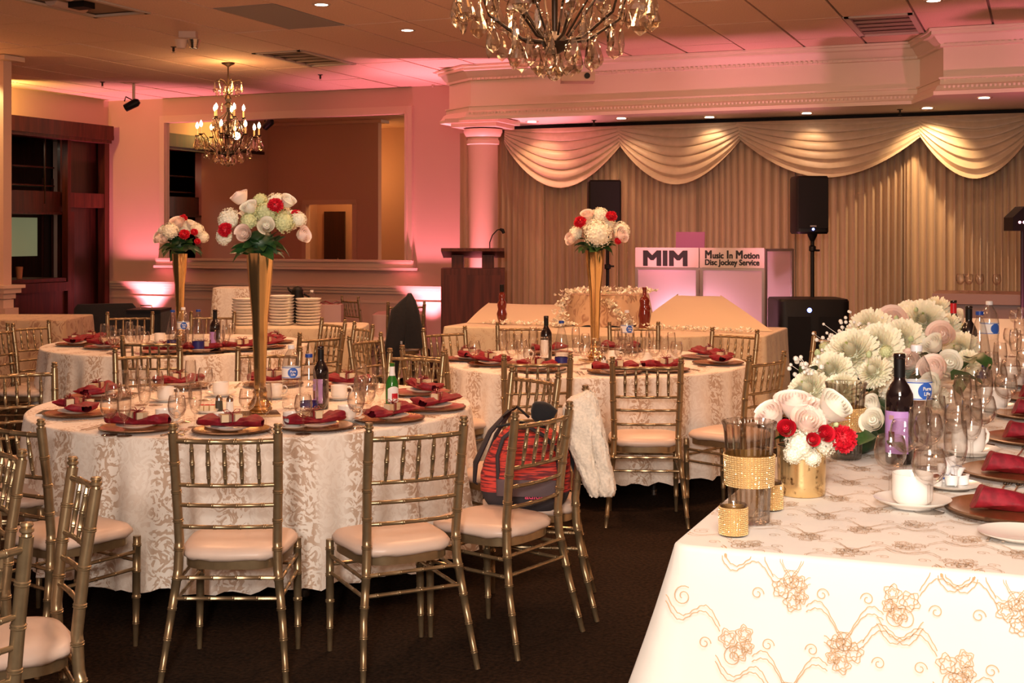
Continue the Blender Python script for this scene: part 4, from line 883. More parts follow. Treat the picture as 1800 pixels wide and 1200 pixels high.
trumpet(457, 6.05, .748, .062, 'tallest gold trumpet vase in the middle of the nearest round table')
trumpet(316, 9.9, .685, .058, 'gold trumpet vase in the middle of the far left round table')
trumpet(1046, 8.6, .728, .064, 'gold trumpet vase in the middle of the table before the stage')
bouquet(1, 457, 6.05, [('rp', 419, 346, .02, 17), ('rw', 441, 364, -.03, 15), ('rd', 487, 362, -.05, 15), ('rw', 507, 353, .0, 15), ('rd', 518, 378, .03, 11), ('hy', 402, 385, .0, 21), ('hy', 397, 415, -.03, 17), ('rd', 404, 404, -.09, 14), ('rp', 438, 411, -.12, 15), ('rw', 477, 397, -.12, 15), ('rp', 535, 413, -.02, 15), ('hg', 468, 372, .0, 22), ('hg', 500, 390, -.02, 21), ('hg', 455, 350, .03, 13), ('hy', 524, 385, .02, 15), ('hg', 440, 388, -.03, 17), ('rw', 430, 370, .08, 16), ('hy', 480, 355, .1, 20), ('hy', 450, 380, .1, 24), ('hy', 500, 385, .1, 22)], 'biggest bouquet of roses, red carnations and hydrangea on the tallest vase', 34, 40, 446, 1)
bouquet(2, 316, 9.9, [('rp', 313, 391, -.02, 13), ('hy', 304, 406, -.08, 16), ('hy', 347, 404, .0, 13), ('rd', 329, 412, -.09, 10), ('rd', 345, 408, -.07, 7), ('rw', 284, 404, .0, 9), ('rp', 280, 419, -.05, 10), ('rp', 293, 420, -.09, 9), ('rd', 320, 384, .03, 8), ('hy', 356, 416, .02, 11), ('rd', 350, 424, -.06, 6), ('rw', 335, 395, .06, 12), ('hy', 320, 400, .1, 18)], 'bouquet of peach roses and hydrangea on the far left gold vase', 26, 34, 443, 2)
bouquet(3, 1046, 8.6, [('hy', 1049, 410, -.10, 26), ('hy', 1055, 378, .0, 16), ('rp', 1032, 378, -.03, 12), ('rd', 1019, 391, -.07, 12), ('rd', 1073, 381, -.04, 11), ('hy', 1092, 405, .0, 17), ('rp', 1091, 414, -.06, 14), ('rp', 1002, 421, -.02, 11), ('hy', 1012, 410, .02, 14), ('rd', 1084, 423, -.08, 7), ('rw', 1040, 395, .08, 18), ('hy', 1065, 392, .1, 20)], 'bouquet of white hydrangea and red carnations on the vase before the stage', 26, 30, 441, 3)
# small bouquet in the mercury-glass vase on the head table
v0 = G(1409, 868, .971)
t = thing('mercury_vase', 'speckled gold mercury-glass cylinder vase holding the small bouquet', 'vase', v0, PH)
MB().lathe([(0, .0), (.052, .0), (.056, .004), (.057, .03), (.0585, .115), (.0595, .118), (.056, .118), (.054, .03), (0, .006)], 36).build('body', M['rust'], t, .9)
MB().lathe([(0, .111), (.055, .111)], 24).build('water', M['dark'], t)
Zv = 2300*.63/458; s0 = F/Zv
def bq(sp, px, lz, o, name, label, lr, leaves, sd):
    t = thing(name, label, 'flowers', o, PH); r_ = random.Random(sd)
    for kd, fx, fy, dz, rad in sp:
        p = Vector(((fx-px)/s0, dz, (lz-fy)/s0)); flower(t, kd, p, (p-Vector((0, .02, -.01)))+Vector((0, -.05, .02)), rad/s0)
    for i in range(leaves):
        a = r_.uniform(0, 6.28); leafp(t, r_.choice(('lf', 'l2', 'lg')), Vector((cos(a)*.03, sin(a)*.03, .01)), Vector((cos(a), sin(a), r_.uniform(-.1, .5))), lr/s0*r_.uniform(.7, 1), r_.uniform(-.6, .6))
    MB().tube([(0, 0, .0), (.0, 0, .035)], .035, 12).build('stems', M['stem'], t)
    return t
bq([('rp', 1355, 732, .02, 28), ('rp', 1402, 712, .03, 34), ('rp', 1440, 727, .0, 30), ('rw', 1466, 713, -.01, 32), ('rp', 1415, 738, -.03, 28), ('rr', 1371, 744, -.07, 16), ('rr', 1411, 760, -.10, 12), ('rr', 1434, 751, -.09, 15), ('rd', 1474, 768, -.03, 27), ('hy', 1398, 776, -.05, 28), ('hy', 1440, 772, -.03, 27), ('hy', 1385, 790, -.06, 18), ('hy', 1418, 797, -.055, 17), ('hy', 1430, 745, .06, 34), ('bud', 1458, 742, -.05, 6)], 1409, 780, v0+Vector((0, 0, .120)), 'flower_arrangement', 'low bouquet of blush roses and red carnation in the speckled gold vase', 40, 10, 4)
# flower garland down the head table
g0 = G(1500, 775, .971)
t = thing('flower_garland', 'long white chrysanthemum and greenery garland on the head table', 'flowers', (HX0+.26, 6.0, .971), 0)
t.location = (0, 0, .971); r_ = random.Random(12)
def gp(px, py, Z): return P(px, py, Z)-Vector((0, 0, .971))
SPG = [('mu', 1500, 625, 4.5, 46), ('mu', 1545, 612, 4.55, 42), ('mu', 1425, 690, 4.0, 38), ('mu', 1462, 655, 4.3, 36), ('mu', 1530, 585, 5.4, 40), ('mu', 1622, 568, 6.1, 40), ('mu', 1645, 548, 6.6, 26), ('mu', 1585, 600, 5.3, 38), ('mu', 1540, 655, 4.2, 28), ('mu', 1480, 690, 3.9, 34), ('mu', 1690, 615, 5.8, 30), ('mu', 1700, 640, 5.3, 24), ('mu', 1600, 560, 6.4, 30), ('rp', 1570, 565, 6.0, 26), ('rp', 1655, 590, 5.6, 24), ('rw', 1640, 605, 5.2, 20), ('rw', 1668, 640, 4.7, 24), ('rp', 1640, 650, 4.4, 26), ('rw', 1635, 680, 4.1, 24), ('rp', 1610, 700, 4.0, 24), ('rw', 1530, 715, 3.7, 22), ('rw', 1535, 740, 3.55, 22), ('rp', 1598, 640, 4.6, 24), ('hy', 1525, 600, 5.2, 30), ('hy', 1560, 635, 4.6, 30), ('hy', 1575, 690, 4.3, 34), ('hy', 1650, 700, 4.4, 22), ('hy', 1450, 640, 4.5, 22), ('mu', 1665, 575, 6.2, 24), ('hg', 1678, 578, 6.4, 14), ('hg', 1695, 580, 6.3, 13), ('mu', 1408, 720, 3.75, 24), ('rw', 1680, 560, 6.8, 18), ('hg', 1450, 610, 5.0, 11), ('hg', 1557, 618, 4.3, 13)]
for kd, px, py, Z, rad in SPG:
    p = gp(px, py, Z); flower(t, kd, p, Vector((r_.uniform(-.4, .4)-.2, -1.0+r_.uniform(-.3, .3), r_.uniform(.35, .9))), rad*Z/F)
for px, py, Z in ((1527, 628, 4.15), (1570, 598, 4.6), (1610, 548, 6.0), (1437, 625, 4.3), (1575, 563, 5.6), (1705, 562, 6.2), (1600, 600, 4.9), (1652, 560, 6.1)): flower(t, 'bud', gp(px, py, Z), (r_.uniform(-.3, .3), -.2, 1), .014)
for i in range(95):
    q = r_.random(); Z = 3.6+3.3*q; px = 1405+285*q**.8+r_.uniform(-25, 50)*(1-.4*q); py = 770-165*q+r_.uniform(-55, 35)*(1-.5*q)
    p = gp(px, py, Z)
    p.z = max(p.z, .045+r_.uniform(0, .03))
    leafp(t, r_.choice(('lf', 'l2', 'lg', 'll', 'll')), p, (r_.uniform(-1, 1), r_.uniform(-1, .2), r_.uniform(-.35, .6)), r_.uniform(.05, .085), r_.uniform(-1, 1))
for px, py, Z, s, kd in ((1380, 705, 3.7, .09, 'll'), (1385, 690, 3.75, .07, 'lg'), (1435, 652, 4.1, .09, 'lf'), (1690, 650, 4.9, .12, 'll'), (1700, 630, 5.0, .12, 'll'), (1672, 668, 4.6, .12, 'll'), (1715, 660, 5.0, .13, 'll'), (1632, 625, 4.8, .1, 'l2'), (1650, 705, 4.3, .1, 'l2'), (1545, 770, 3.5, .08, 'll'), (1560, 780, 3.5, .07, 'lf'), (1572, 575, 5.6, .07, 'lf'), (1620, 640, 4.6, .09, 'lg')):
    leafp(t, kd, gp(px, py, Z), (r_.uniform(-.6, .9), -.4, r_.uniform(-.3, .2)), s, r_.uniform(-.4, .4))
for cx, cy, Z, n, sp in ((1475, 600, 4.9, 60, 42), (1415, 645, 4.0, 26, 28), (1500, 590, 5.3, 50, 50), (1578, 555, 6.2, 20, 22), (1400, 700, 3.8, 12, 25), (1520, 570, 5.6, 30, 35)):
    mb = MB(); root = gp(cx+18, cy+40, Z)
    for i in range(n):
        p = gp(cx+r_.gauss(0, sp*.5), cy+r_.gauss(0, sp*.35), Z+r_.uniform(-.15, .15)); mb.ball(p, .0055+r_.random()*.003, 6, 4); 
        if i % 2 == 0: mb.tube([root, root.lerp(p, .6)+Vector((0, 0, .01)), p], .0008, 3, cap=False)
    mb.build('babys_breath', M['breath'], t)
    t.children[-1]['kind'] = 'stuff'
mb = MB()
for i in range(26):
    q = i/25; Z = 3.75+3.2*q; p = D(1500+190*q**.9, Z, .04); p.x = max(p.x, HX0+.1); p.z = .03; mb.ball((p.x, p.y, .045), .075, 9, 6, sc=(1, 1.2, .65))
mb.build('foliage_base', M['leaf2'], t)
# ================= BOTTLES AND SMALL TABLE ITEMS =================
def bottle_place(k, px, ytop, h):
    z = ZT[k]; Z = F*(HC-z-h)/(ytop-YH); p = inside(k, D(px, Z, z), .08); return p
def water_bottle(p, label, h=.31, text=True, half=False):
    t = thing('water_bottle', label, 'bottle', p, PH)
    pr = [(0, .0), (.036, .0), (.043, .008), (.044, .02)]
    for i in range(6): pr += [(.044, .03+i*.016), (.041, .038+i*.016)]
    pr += [(.044, .13), (.0445, .20), (.042, .215), (.036, .245), (.022, .272), (.0145, .282), (.0145, .29), (0, .29)]
    MB().lathe(pr, 24).build('body', M['pet'], t, .9)
    lb = MB().lathe([(.0450, .148), (.0450, .200)], 30).build('label', M['whitelabel'], t)
    MB().grid(lambda u, w: (.0455*cos(-pi/2+.35+w*.56*cos(2*pi*u)), .0455*sin(-pi/2+.35+w*.56*cos(2*pi*u)), .174+.024*w*sin(2*pi*u)), 20, 3, closeu=True).build('round_blue_emblem', M['bluelabel'], lb)
    for z_ in (.1495, .1965): MB().lathe([(.0452, z_), (.0452, z_+.003)], 30).build('blue_stripe', M['bluelabel'], lb)
    MB().lathe([(0, .286), (.0165, .286), (.0165, .300), (.015, .304), (0, .304)], 16).build('cap', M['whitecap'], t, .5)
    if text:
        for s_, zz in (('Pure', .181), ('Life', .166)): text_on(s_, .015, M['whitelabel'], lb, (0.0165, -.0452, zz), rz=.35, name='label_text')
    return t
def text_on(s, size, mt, parent, loc, rz=0.0, bold=.02, ext=.0004, name='lettering', align='CENTER', sx=1.0, va='CENTER'):
    cu = bpy.data.curves.new('txt', 'FONT'); cu.body = s; cu.size = size; cu.align_x = align; cu.align_y = va; cu.extrude = ext; cu.resolution_u = 3
    o = bpy.data.objects.new('txt', cu); C.objects.link(o); bpy.context.view_layer.update(); me = bpy.data.meshes.new_from_object(o.evaluated_get(bpy.context.evaluated_depsgraph_get())); bpy.data.objects.remove(o)
    if bold > .01:   # heavy face: the outline repeated a hair's width around itself
        mb = MB(); vv = [v.co.copy() for v in me.vertices]; ff = [tuple(p.vertices) for p in me.polygons]; e = bold*size
        for i, (dx, dy) in enumerate(((0, 0), (e, 0), (-e, 0), (0, e*.6), (0, -e*.6), (e, e*.6), (-e, -e*.6), (e, -e*.6), (-e, e*.6))): mb.add([(v.x+dx, v.y+dy, v.z+.00001*i) for v in vv], ff)
        me = mb.mesh(name, mt, 0)
    else: me.materials.clear(); me.materials.append(mt)
    q = put(name, me, parent, loc, rot=(pi/2, 0, rz)); q.scale = (sx, 1, 1); return q
def wine_bottle(p, label, lab, h=.30, labcol=None, foil=None):
    t = thing('wine_bottle', label, 'bottle', p, PH)
    MB().lathe([(0, 0), (.034, 0), (.0375, .004), (.0375, .17), (.036, .19), (.026, .212), (.0155, .228), (.0145, .24), (.0145, .285), (.0165, .287), (.0165, .296), (.015, .30), (0, .30)], 26).build('body', M['wineglass'], t, .9)
    l = MB().grid(lambda u, w: (.0380*cos(-2.3+(u-.5)*2.2), .0380*sin(-2.3+(u-.5)*2.2), .03+.115*w), 14, 2).build('label', M[lab], t)
    MB().lathe([(.0150, .235), (.0152, .285)], 18).build('foil', M[foil or 'black'], t)
    if lab == 'lavender':
        MB().grid(lambda u, w: (.0384*cos(-2.45+(u-.5)*.5), .0384*sin(-2.45+(u-.5)*.5), .05+.04*w*(1)), 6, 2).build('picture', M['amber'], l); MB().grid(lambda u, w: (.0384*cos(-2.45+(u-.5)*.4), .0384*sin(-2.45+(u-.5)*.4), .122+.012*w), 6, 1).build('printed_line', M['pinkbox'], l)
    return t
def soda_bottle(p, label, navy=False):
    t = thing('soda_bottle', label, 'bottle', p, PH)
    MB().lathe([(0, 0), (.034, .0), (.040, .01), (.041, .03), (.037, .075), (.0415, .11), (.0415, .15), (.034, .20), (.022, .255), (.014, .28), (.0135, .295), (0, .295)], 24).build('body', M['pet'], t, 1)
    MB().lathe([(0, .293), (.0165, .293), (.0165, .308), (0, .31)], 14).build('cap', M['blue'], t, .5)
    MB().lathe([(.0412, .035) if navy else (.0395, .075), (.0422, .088) if navy else (.0395, .10)], 24).build('label', M['darkblue'], t)
    return t
water_bottle(bottle_place(1, 512, 606, .304), 'large water bottle with blue label on the nearest table, beside the tall vase')
soda_bottle(bottle_place(1, 543, 621, .31), 'clear tapered soda bottle with blue cap on the nearest round table')
wine_bottle(bottle_place(1, 564, 608, .30), 'dark wine bottle with lavender label behind the blue-capped soda bottle', 'lavender')
p = bottle_place(1, 689, 638, .23)
t = thing('beer_bottle', 'green beer bottle with white neck label on the nearest round table', 'bottle', p, PH)
MB().lathe([(0, 0), (.029, 0), (.031, .004), (.031, .125), (.028, .145), (.015, .172), (.0125, .19), (.0125, .225), (.0135, .226), (.0135, .232), (0, .232)], 24).build('body', M['greenglass'], t, .9)
MB().lathe([(.0160, .172), (.0133, .190), (.0131, .215)], 20).build('neck_label', M['whitelabel'], t)
l = MB().grid(lambda u, w: (.0315*cos(-1.2+(u-.5)*1.9), .0315*sin(-1.2+(u-.5)*1.9), .04+(.072+.012*sin(pi*u))*w), 14, 3).build('label', M['whitelabel'], t)
MB().grid(lambda u, w: (.0319*cos(-1.0+(u-.5)*1.0), .0319*sin(-1.0+(u-.5)*1.0), .065+.026*w), 10, 2).build('red_emblem', M['redmark'], l)
water_bottle(bottle_place(2, 322, 541, .30), 'large water bottle beside the far left vase')
soda_bottle(bottle_place(2, 300, 549, .31), 'clear tapered bottle left of the far left vase'); soda_bottle(bottle_place(2, 367, 549, .31), 'clear tapered bottle with navy label right of the far left vase', True)
wine_bottle(bottle_place(2, 378, 544, .30), 'dark wine bottle with pale label on the far left table', 'lavender')
wine_bottle(bottle_place(3, 960, 555, .30), 'dark wine bottle on the stage table, left of the navy-label bottle', 'whitelabel')
soda_bottle(bottle_place(3, 987, 563, .31), 'clear bottle with dark cap and navy label on the stage table', True)
water_bottle(bottle_place(3, 1102, 545, .304), 'large blue-label water bottle on the stage table, right of the vase')
wine_bottle(bottle_place(4, 1581, 621, .30), 'dark wine bottle with lavender label at front of the head table', 'lavender')
water_bottle(bottle_place(4, 1611, 606, .304), 'large water bottle with round blue label behind the head table wine bottle')
wine_bottle(bottle_place(4, 1703, 537, .30), 'dark wine bottle at the far end of the head table', 'lavender', foil='black')
soda_bottle(bottle_place(4, 1722, 546, .31), 'clear blue-capped bottle with navy label at the far end of the head table', True)
water_bottle(bottle_place(4, 1739, 529, .304), 'farthest blue-label water bottle on the head table', text=False)
wine_bottle(bottle_place(4, 1676, 538, .27), 'red-labelled bottle at the far end of the head table', 'redmark', foil='redmark')
def shaker(p, label, mt):
    t = thing('shaker', label, 'shaker', p); MB().lathe([(0, 0), (.019, 0), (.019, .01), (.0165, .05), (0, .05)], 8).build('body', mt, t, .4); MB().lathe([(.0168, .05), (.016, .062), (.008, .074), (0, .076)], 12).build('cap', M['steel'], t); return t
shaker(inside(1, G(385, 722, .761), .1), 'pepper shaker with metal cap on the nearest round table', M['pepper']); shaker(inside(1, G(404, 724, .761), .1), 'salt shaker with metal cap on the nearest round table', M['salt'])
shaker(inside(3, G(1061, 646, .761), .1), 'salt shaker right of the gold vase on the stage table', M['salt']); shaker(inside(3, G(1048, 648, .761), .1), 'pepper shaker at the foot of the stage table vase', M['pepper'])
t = thing('butter_dish', 'small white dish of butter pats with red stripe on the nearest table', 'dish', inside(1, G(364, 725, .761), .1), PH)
MB().lathe([(0, .002), (.04, .002), (.052, .012), (.053, .014), (.04, .008), (0, .007)], 20).build('dish', M['china'], t)
for k in range(3): MB().box((-.026+.026*k, 0, .022), (.02, .026, .026)).build('butter_pat', M['candy'], t, 0); MB().box((-.026+.026*k, 0, .0365), (.02, .026, .003)).build('red_stripe', M['redmark'], t, 0)
t = thing('creamer_dish', 'saucer heaped with single-serve creamer cups by the front coffee cup', 'dish', G(1672, 858, .971), PH)
MB().lathe([(0, .003), (.045, .003), (.07, .012), (.072, .014), (.045, .009), (0, .008)], 28).build('dish', M['china'], t)
for k, (x, y, z) in enumerate(((-.035, 0, .01), (-.005, -.02, .01), (.03, .0, .01), (-.01, .025, .01), (-.02, 0, .033), (.012, .003, .033), (0, .0, .055))):
    c_ = MB().lathe([(0, 0), (.013, 0), (.017, .02), (.0185, .021), (.0185, .023), (0, .023)], 14).build('creamer_cup', M['creamer'], t, .6, loc=(x, y, z)); c_.rotation_euler = (rnd.uniform(-.5, .9), rnd.uniform(-.5, .5), 0)
    MB().lathe([(0, .0236), (.010, .0236)], 12).build('printed_lid', M['bluelabel'] if k % 2 else M['amber'], c_)
p = inside(1, G(83, 727, .761), .06)
t = thing('mobile_phone', 'black mobile phone lying on the left rim of the nearest table', 'phone', p, PH+.1); MB().box((0, 0, .004), (.07, .14, .008)).build('case', M['silver'], t, 0); MB().box((0, 0, .0085), (.066, .134, .001)).build('screen', M['black'], t, 0)
# candle and rhinestone holders on the head table
def rhine(t, r, z0, z1, n, rows, r2=None):
    mb = MB(); r2 = r2 or r
    for j in range(rows):
        z = z0+(z1-z0)*(j+.5)/rows; rr = r+(r2-r)*(j+.5)/rows
        for i in range(n):
            a = 2*pi*i/n; q = pi*rr/n*.76; h = (z1-z0)/rows*.38; ca, sa = cos(a), sin(a); c = Vector((rr*ca, rr*sa, z)); tv = Vector((-sa, ca, 0)); ov = Vector((ca, sa, 0)); k = .55
            v = [c-tv*q-Vector((0, 0, h)), c+tv*q-Vector((0, 0, h)), c+tv*q+Vector((0, 0, h)), c-tv*q+Vector((0, 0, h))]; jt = Vector((rnd.uniform(-1, 1), rnd.uniform(-1, 1), rnd.uniform(-1, 1)))*.0007; v += [c+ov*.0022+(x-c)*k+jt*s_ for x, s_ in zip(v, (1, -1, 1, -1))]
            mb.add(v, [(4, 5, 6, 7), (0, 1, 5, 4), (1, 2, 6, 5), (2, 3, 7, 6), (3, 0, 4, 7)])
    mb.lathe([(r-.0006, z0), (r2-.0006, z1)], 40, m=1)
    o = mb.build('rhinestone_band', [M['gold_bead'], M['band_back']], t, 0); tag(o, kind='stuff')
def ribbed_vase(px, py, label, s=1.0):
    p = G(px, py, .971); t = thing('ribbed_glass_vase', label, 'vase', p, PH)
    MB().lathe([(0, .0), (.036, .0), (.042, .004), (.043, .02), (.046, .10), (.050, .158), (.0505, .163), (.0535, .20), (.0555, .212), (.058, .216), (.0575, .221), (.0545, .221), (.0525, .212), (.049, .165), (.044, .10), (.040, .02), (0, .008)], 96, ripple=(24, .04)).build('body', M['smoke'], t, 1)
    rhine(t, .0515, .082, .150, 46, 15, .0545); t.scale = (s, s, s); return t
ribbed_vase(1317, 918, 'ribbed glass vase with gold rhinestone band nearest the table corner'); ribbed_vase(1487, 806, 'ribbed glass vase with gold rhinestone band beside the garland', .97)
for px, py, lb in ((1289, 940, 'small gold rhinestone votive holder at the front corner of the head table'), (1353, 895, 'small gold rhinestone votive holder behind the front ribbed vase')):
    t = thing('votive_holder', lb, 'candle holder', G(px, py, .971), PH); MB().lathe([(0, .0), (.026, 0), (.0275, .003), (.0275, .064), (.026, .066), (.025, .064), (.025, .01), (0, .01)], 30).build('glass_cup', M['smoke'], t); rhine(t, .0285, .003, .060, 34, 14)
    MB().lathe([(0, .01), (.022, .01), (.022, .03), (0, .03)], 16).build('candle', M['rose_w'], t)
# sweets table: novelty bottles and petals
def novelty(px, py, H_, prof, label, mt='amber', n=20):
    p = G(px, py, .763); p.y = min(p.y, ya+.40); t = thing('novelty_bottle', label, 'bottle', p, PH); MB().lathe([(r*H_, z*H_) for r, z in prof], n).build('body', M[mt], t, 1); return t
t = novelty(940, 560, .36, [(0, 0), (.09, 0), (.10, .02), (.085, .06), (.12, .16), (.135, .27), (.10, .38), (.12, .48), (.115, .56), (.07, .62), (.095, .70), (.085, .78), (.04, .82), (.04, .86)], 'red-brown curvy bottle with black cap at left of the sweets table'); MB().lathe([(0, .30), (.020, .30), (.020, .365), (0, .365)], 12).build('cap', M['black'], t, .5)
for k in range(5): a = k*1.257; MB().ball((.034*cos(a), .034*sin(a), .006), .007).build('foot', M['amber'], t)
t = novelty(1180, 566, .28, [(0, 0), (.06, 0), (.10, .08), (.07, .20), (.14, .24), (.15, .30), (.08, .36), (.13, .46), (.17, .62), (.13, .72), (.06, .80), (.055, .92)], 'short dark figure-shaped bottle on the right of the sweets table'); MB().lathe([(0, .25), (.018, .25), (.018, .275), (0, .275)], 12).build('cap', M['wineglass'], t, .5)
t = novelty(1203, 560, .37, [(0, 0), (.14, 0), (.145, .02), (.13, .12), (.155, .30), (.13, .46), (.11, .56), (.125, .66), (.10, .72), (.05, .76), (.045, .92)], 'tall red-brown bottle with clear neck beside the short dark bottle'); MB().lathe([(0, .34), (.020, .34), (.020, .362), (0, .362)], 12).build('cap', M['amber'], t, .5)
def petals(name, label, pts, n, sd, s=.022):
    r_ = random.Random(sd); mb = MB()
    for i in range(n):
        q = r_.random()*(len(pts)-1); k = int(q); p = Vector(pts[k]).lerp(Vector(pts[k+1]), q-k)+Vector((r_.gauss(0, .03), r_.gauss(0, .03), abs(r_.gauss(0, .012))))
        for j in range(3): a = r_.uniform(0, 6.3); petal(mb, p, (cos(a), sin(a), r_.uniform(.1, .8)), (0, 0, 1), s*r_.uniform(.7, 1.3), s*.4, .3, 2)
    o = mb.build(name, M['rose_w'], smooth=1); return tag(o, label, 'petals', kind='stuff')
cz = 1.05; dl = [(dc.x+.36*cos(a), dc.y+.36*sin(a), cz) for a in [2*pi*i/20 for i in range(21)]]
petals('flower_petals', 'white petal ring on top rim of the draped cake stand', dl, 200, 1, .03)
petals('flower_petals', 'white petal trail falling down left side of the draped cake stand', [(dc.x-.30, dc.y-.26, 1.03), (dc.x-.36, dc.y-.30, .90), (dc.x-.34, dc.y-.36, .78), (dc.x-.20, dc.y-.48, .765)], 110, 2, .028)
petals('flower_petals', 'white petal trail falling down right side of the draped cake stand', [(dc.x+.10, dc.y-.37, 1.0), (dc.x+.20, dc.y-.38, .88), (dc.x+.33, dc.y-.38, .77)], 80, 3, .028)
petals('flower_petals', 'white petals strewn along the left front of the sweets table', [(x0+.3, ya+.35, .768), (x0+1.0, ya+.30, .768), (dc.x-.3, ya+.22, .768)], 150, 4)
petals('flower_petals', 'white petals strewn along the right front of the sweets table', [(dc.x+.55, ya+.25, .768), (x1-.6, ya+.28, .768), (x1-.15, ya+.15, .768)], 150, 5)
# plate stacks on the side table
pm_ = MB().lathe([(0, .0), (.07, .0), (.105, .006), (.117, .020), (.119, .024), (.112, .024), (.10, .012), (0, .008)], 30).mesh('dinner_plate', M['china'], .9)
for s_, (px, n, nm) in enumerate(((430, 9, 'plate in the left stack, partly behind the vase'), (495, 10, 'plate in the middle stack'), (542, 9, 'plate in the right stack'))):
    b = D(px, 12.0, .763); b.z = .763
    for k in range(n):
        o = put('dinner_plate', pm_, None, (b.x+rnd.uniform(-.004, .004), b.y+rnd.uniform(-.004, .004), .763+k*.0272), rnd.uniform(0, 3))
        nth = ('lowest', 'second', 'third', 'fourth', 'fifth', 'sixth', 'seventh', 'eighth', 'ninth', 'topmost')[k if k < n-1 else 9]
        tag(o, ('cream '+nth+' '+nm) if nth in ('lowest', 'topmost') else ('cream '+nth+' '+nm+' from below'), 'plate', 'stacked dinner plates on the side table')
t = thing('coffee_pot', 'black insulated coffee pot behind the plate stacks', 'pot', D(523, 12.28, .763), PH); MB().lathe([(0, 0), (.075, 0), (.08, .02), (.07, .2), (.05, .28), (.055, .30), (.04, .33), (0, .345)], 20).build('body', M['black'], t, .8); MB().tube([(.06, 0, .27), (.11, 0, .24), (.10, 0, .12), (.07, 0, .1)], .011).build('handle', M['black'], t); MB().tube([(-.04, 0, .28), (-.08, 0, .31), (-.09, 0, .33)], [.02, .012, .008]).build('spout', M['black'], t)
water_bottle(D(548, 12.3, .763)+Vector((0, 0, .0)), 'water bottle behind the right plate stack', text=False)
b = D(582, 13.3, 0); t = thing('gift_table', 'small mauve-draped stand with dark red bow beside the plate stacks', 'stand', b, PH); MB().box((0, 0, .44), (.24, .22, .88), taper=.95).build('drape', M['pinkbox'], t, 0)
bw = MB()
for s in (-1, 1): bw.tube([(0, 0, .885), (s*.05, 0, .91), (s*.11, 0, .895), (s*.05, 0, .875), (0, 0, .885)], .012, 6, flat=.5)
bw.build('bow', M['ribbon'], t)
b = D(262, 13.1, 0); t = thing('equipment_case', 'black equipment case with metal handle before the left uplight', 'case', b, PH); MB().box((0, 0, .42), (.34, .4, .80)).build('body', M['blackcloth'], t, 0); MB().box((0, 0, .835), (.34, .42, .025)).build('lid', M['black'], t, 0); MB().tube([(-.05, -.12, .845), (-.05, -.12, .885), (.06, -.12, .885), (.06, -.12, .845)], .006).build('handle', M['steel'], t)
b = D(190, 14.6, 0); t = thing('lounge_chair', 'dark low lounge chair in the corner beside the bar', 'chair', b, PH+.4); MB().loft([(.02, -.35, .35, .6, 0), (.42, -.35, .35, .6, 0), (.45, -.33, .33, .55, 0)], 20).build('seat', M['blackcloth'], t); MB().loft([(.3, -.35, .35, .14, .25), (.75, -.34, .34, .12, .3), (.80, -.3, .3, .06, .31)], 20).build('backrest', M['blackcloth'], t)
# bar counter items
for i, (px, py) in enumerate(((32, 494), (38, 495), (44, 494), (50, 495), (56, 494))):
    q = W(px, py, 13.3+i*.12); x = LX-.15; tag(MB().lathe([(0, 0), (.028, 0), (.036, .10), (.035, .10), (.027, .004)], 14).build('tumbler', M['glass'], smooth=.8, loc=(x, 13.0+i*.095, .997)), 'tumbler standing on the bar counter, '+ORD[i], 'glass', 'tumblers on the bar counter')
tag(MB().lathe([(0, 0), (.035, 0), (.048, .16), (.046, .16), (.033, .005)], 16).build('paper_cup', M['cocoa'], smooth=.8, loc=(LX-.12, 13.62, .997)), 'tan paper cup on the bar counter', 'cup')
# ================= STAGE EQUIPMENT =================
YB = 12.95
bl, br_ = W(1117, 438, YB), W(1345, 438, YB); wb = br_.x-bl.x; zt = 1.455
t = thing('dj_booth', 'white lighted sign booth with aluminium frame behind the sweets table', 'booth', (bl.x, YB, 0))
M['panel'] = mat('booth_fabric', (.85, .62, .66), .6); N_ = M['panel'].node_tree.nodes; L_ = M['panel'].node_tree.links; tl = N_.new('ShaderNodeBsdfTranslucent'); tl.inputs['Color'].default_value = (.95, .75, .8, 1); mx = N_.new('ShaderNodeMixShader'); mx.inputs['Fac'].default_value = .65; L_.new(N_['Principled BSDF'].outputs[0], mx.inputs[1]); L_.new(tl.outputs[0], mx.inputs[2]); L_.new(mx.outputs[0], N_['Material Output'].inputs['Surface'])
mid = W(1230, 438, YB).x-bl.x
for a, b in ((0, mid), (mid, wb)):
    MB().box(((a+b)/2, -.012, zt-.10), (b-a-.01, .02, .20)).build('header', M['white'], t, 0)
    MB().add([(a+.03, 0, .02), (b-.03, 0, .02), (b-.03, 0, 1.235), (a+.03, 0, 1.235)], [(0, 1, 2, 3)]).build('front_panel', M['panel'], t, 0)
for x in (.015, mid-.02, mid+.02, wb-.015): MB().box((x, 0, .72), (.03, .03, 1.44)).build('frame_post', M['alu'], t, 0)
MB().box((wb/2, 0, .02), (wb, .03, .03)).build('frame_rail', M['alu'], t, 0); MB().box((wb/2, 0, 1.24), (wb, .025, .025)).build('frame_rail', M['alu'], t, 0)
def text_line(chunks, x0, x1, zb, par, y):
    # chunks of (text, cap height) set on one baseline and fitted between x0 and x1
    ms = []; x = 0.0
    for s_, sz in chunks:
        if s_ == ' ': x += sz; continue
        q = text_on(s_, sz, M['ink'], par, (0, y, 0), bold=.045, align='LEFT', va='TOP_BASELINE'); xs_ = [v.co.x for v in q.data.vertices]; ys_ = [v.co.y for v in q.data.vertices]; base = [v.co.y for v in q.data.vertices]
        ms.append((q, x-min(xs_), sz)); x += max(xs_)-min(xs_)+.07*sz
    k = (x1-x0)/x
    for q, ox, sz in ms: q.scale = (k, 1, 1); q.location = (x0+ox*k, y, zb)
text_line([('MIM', .215)], mid*.13, mid*.85, zt-.182, t, -.024)
q = wb-mid
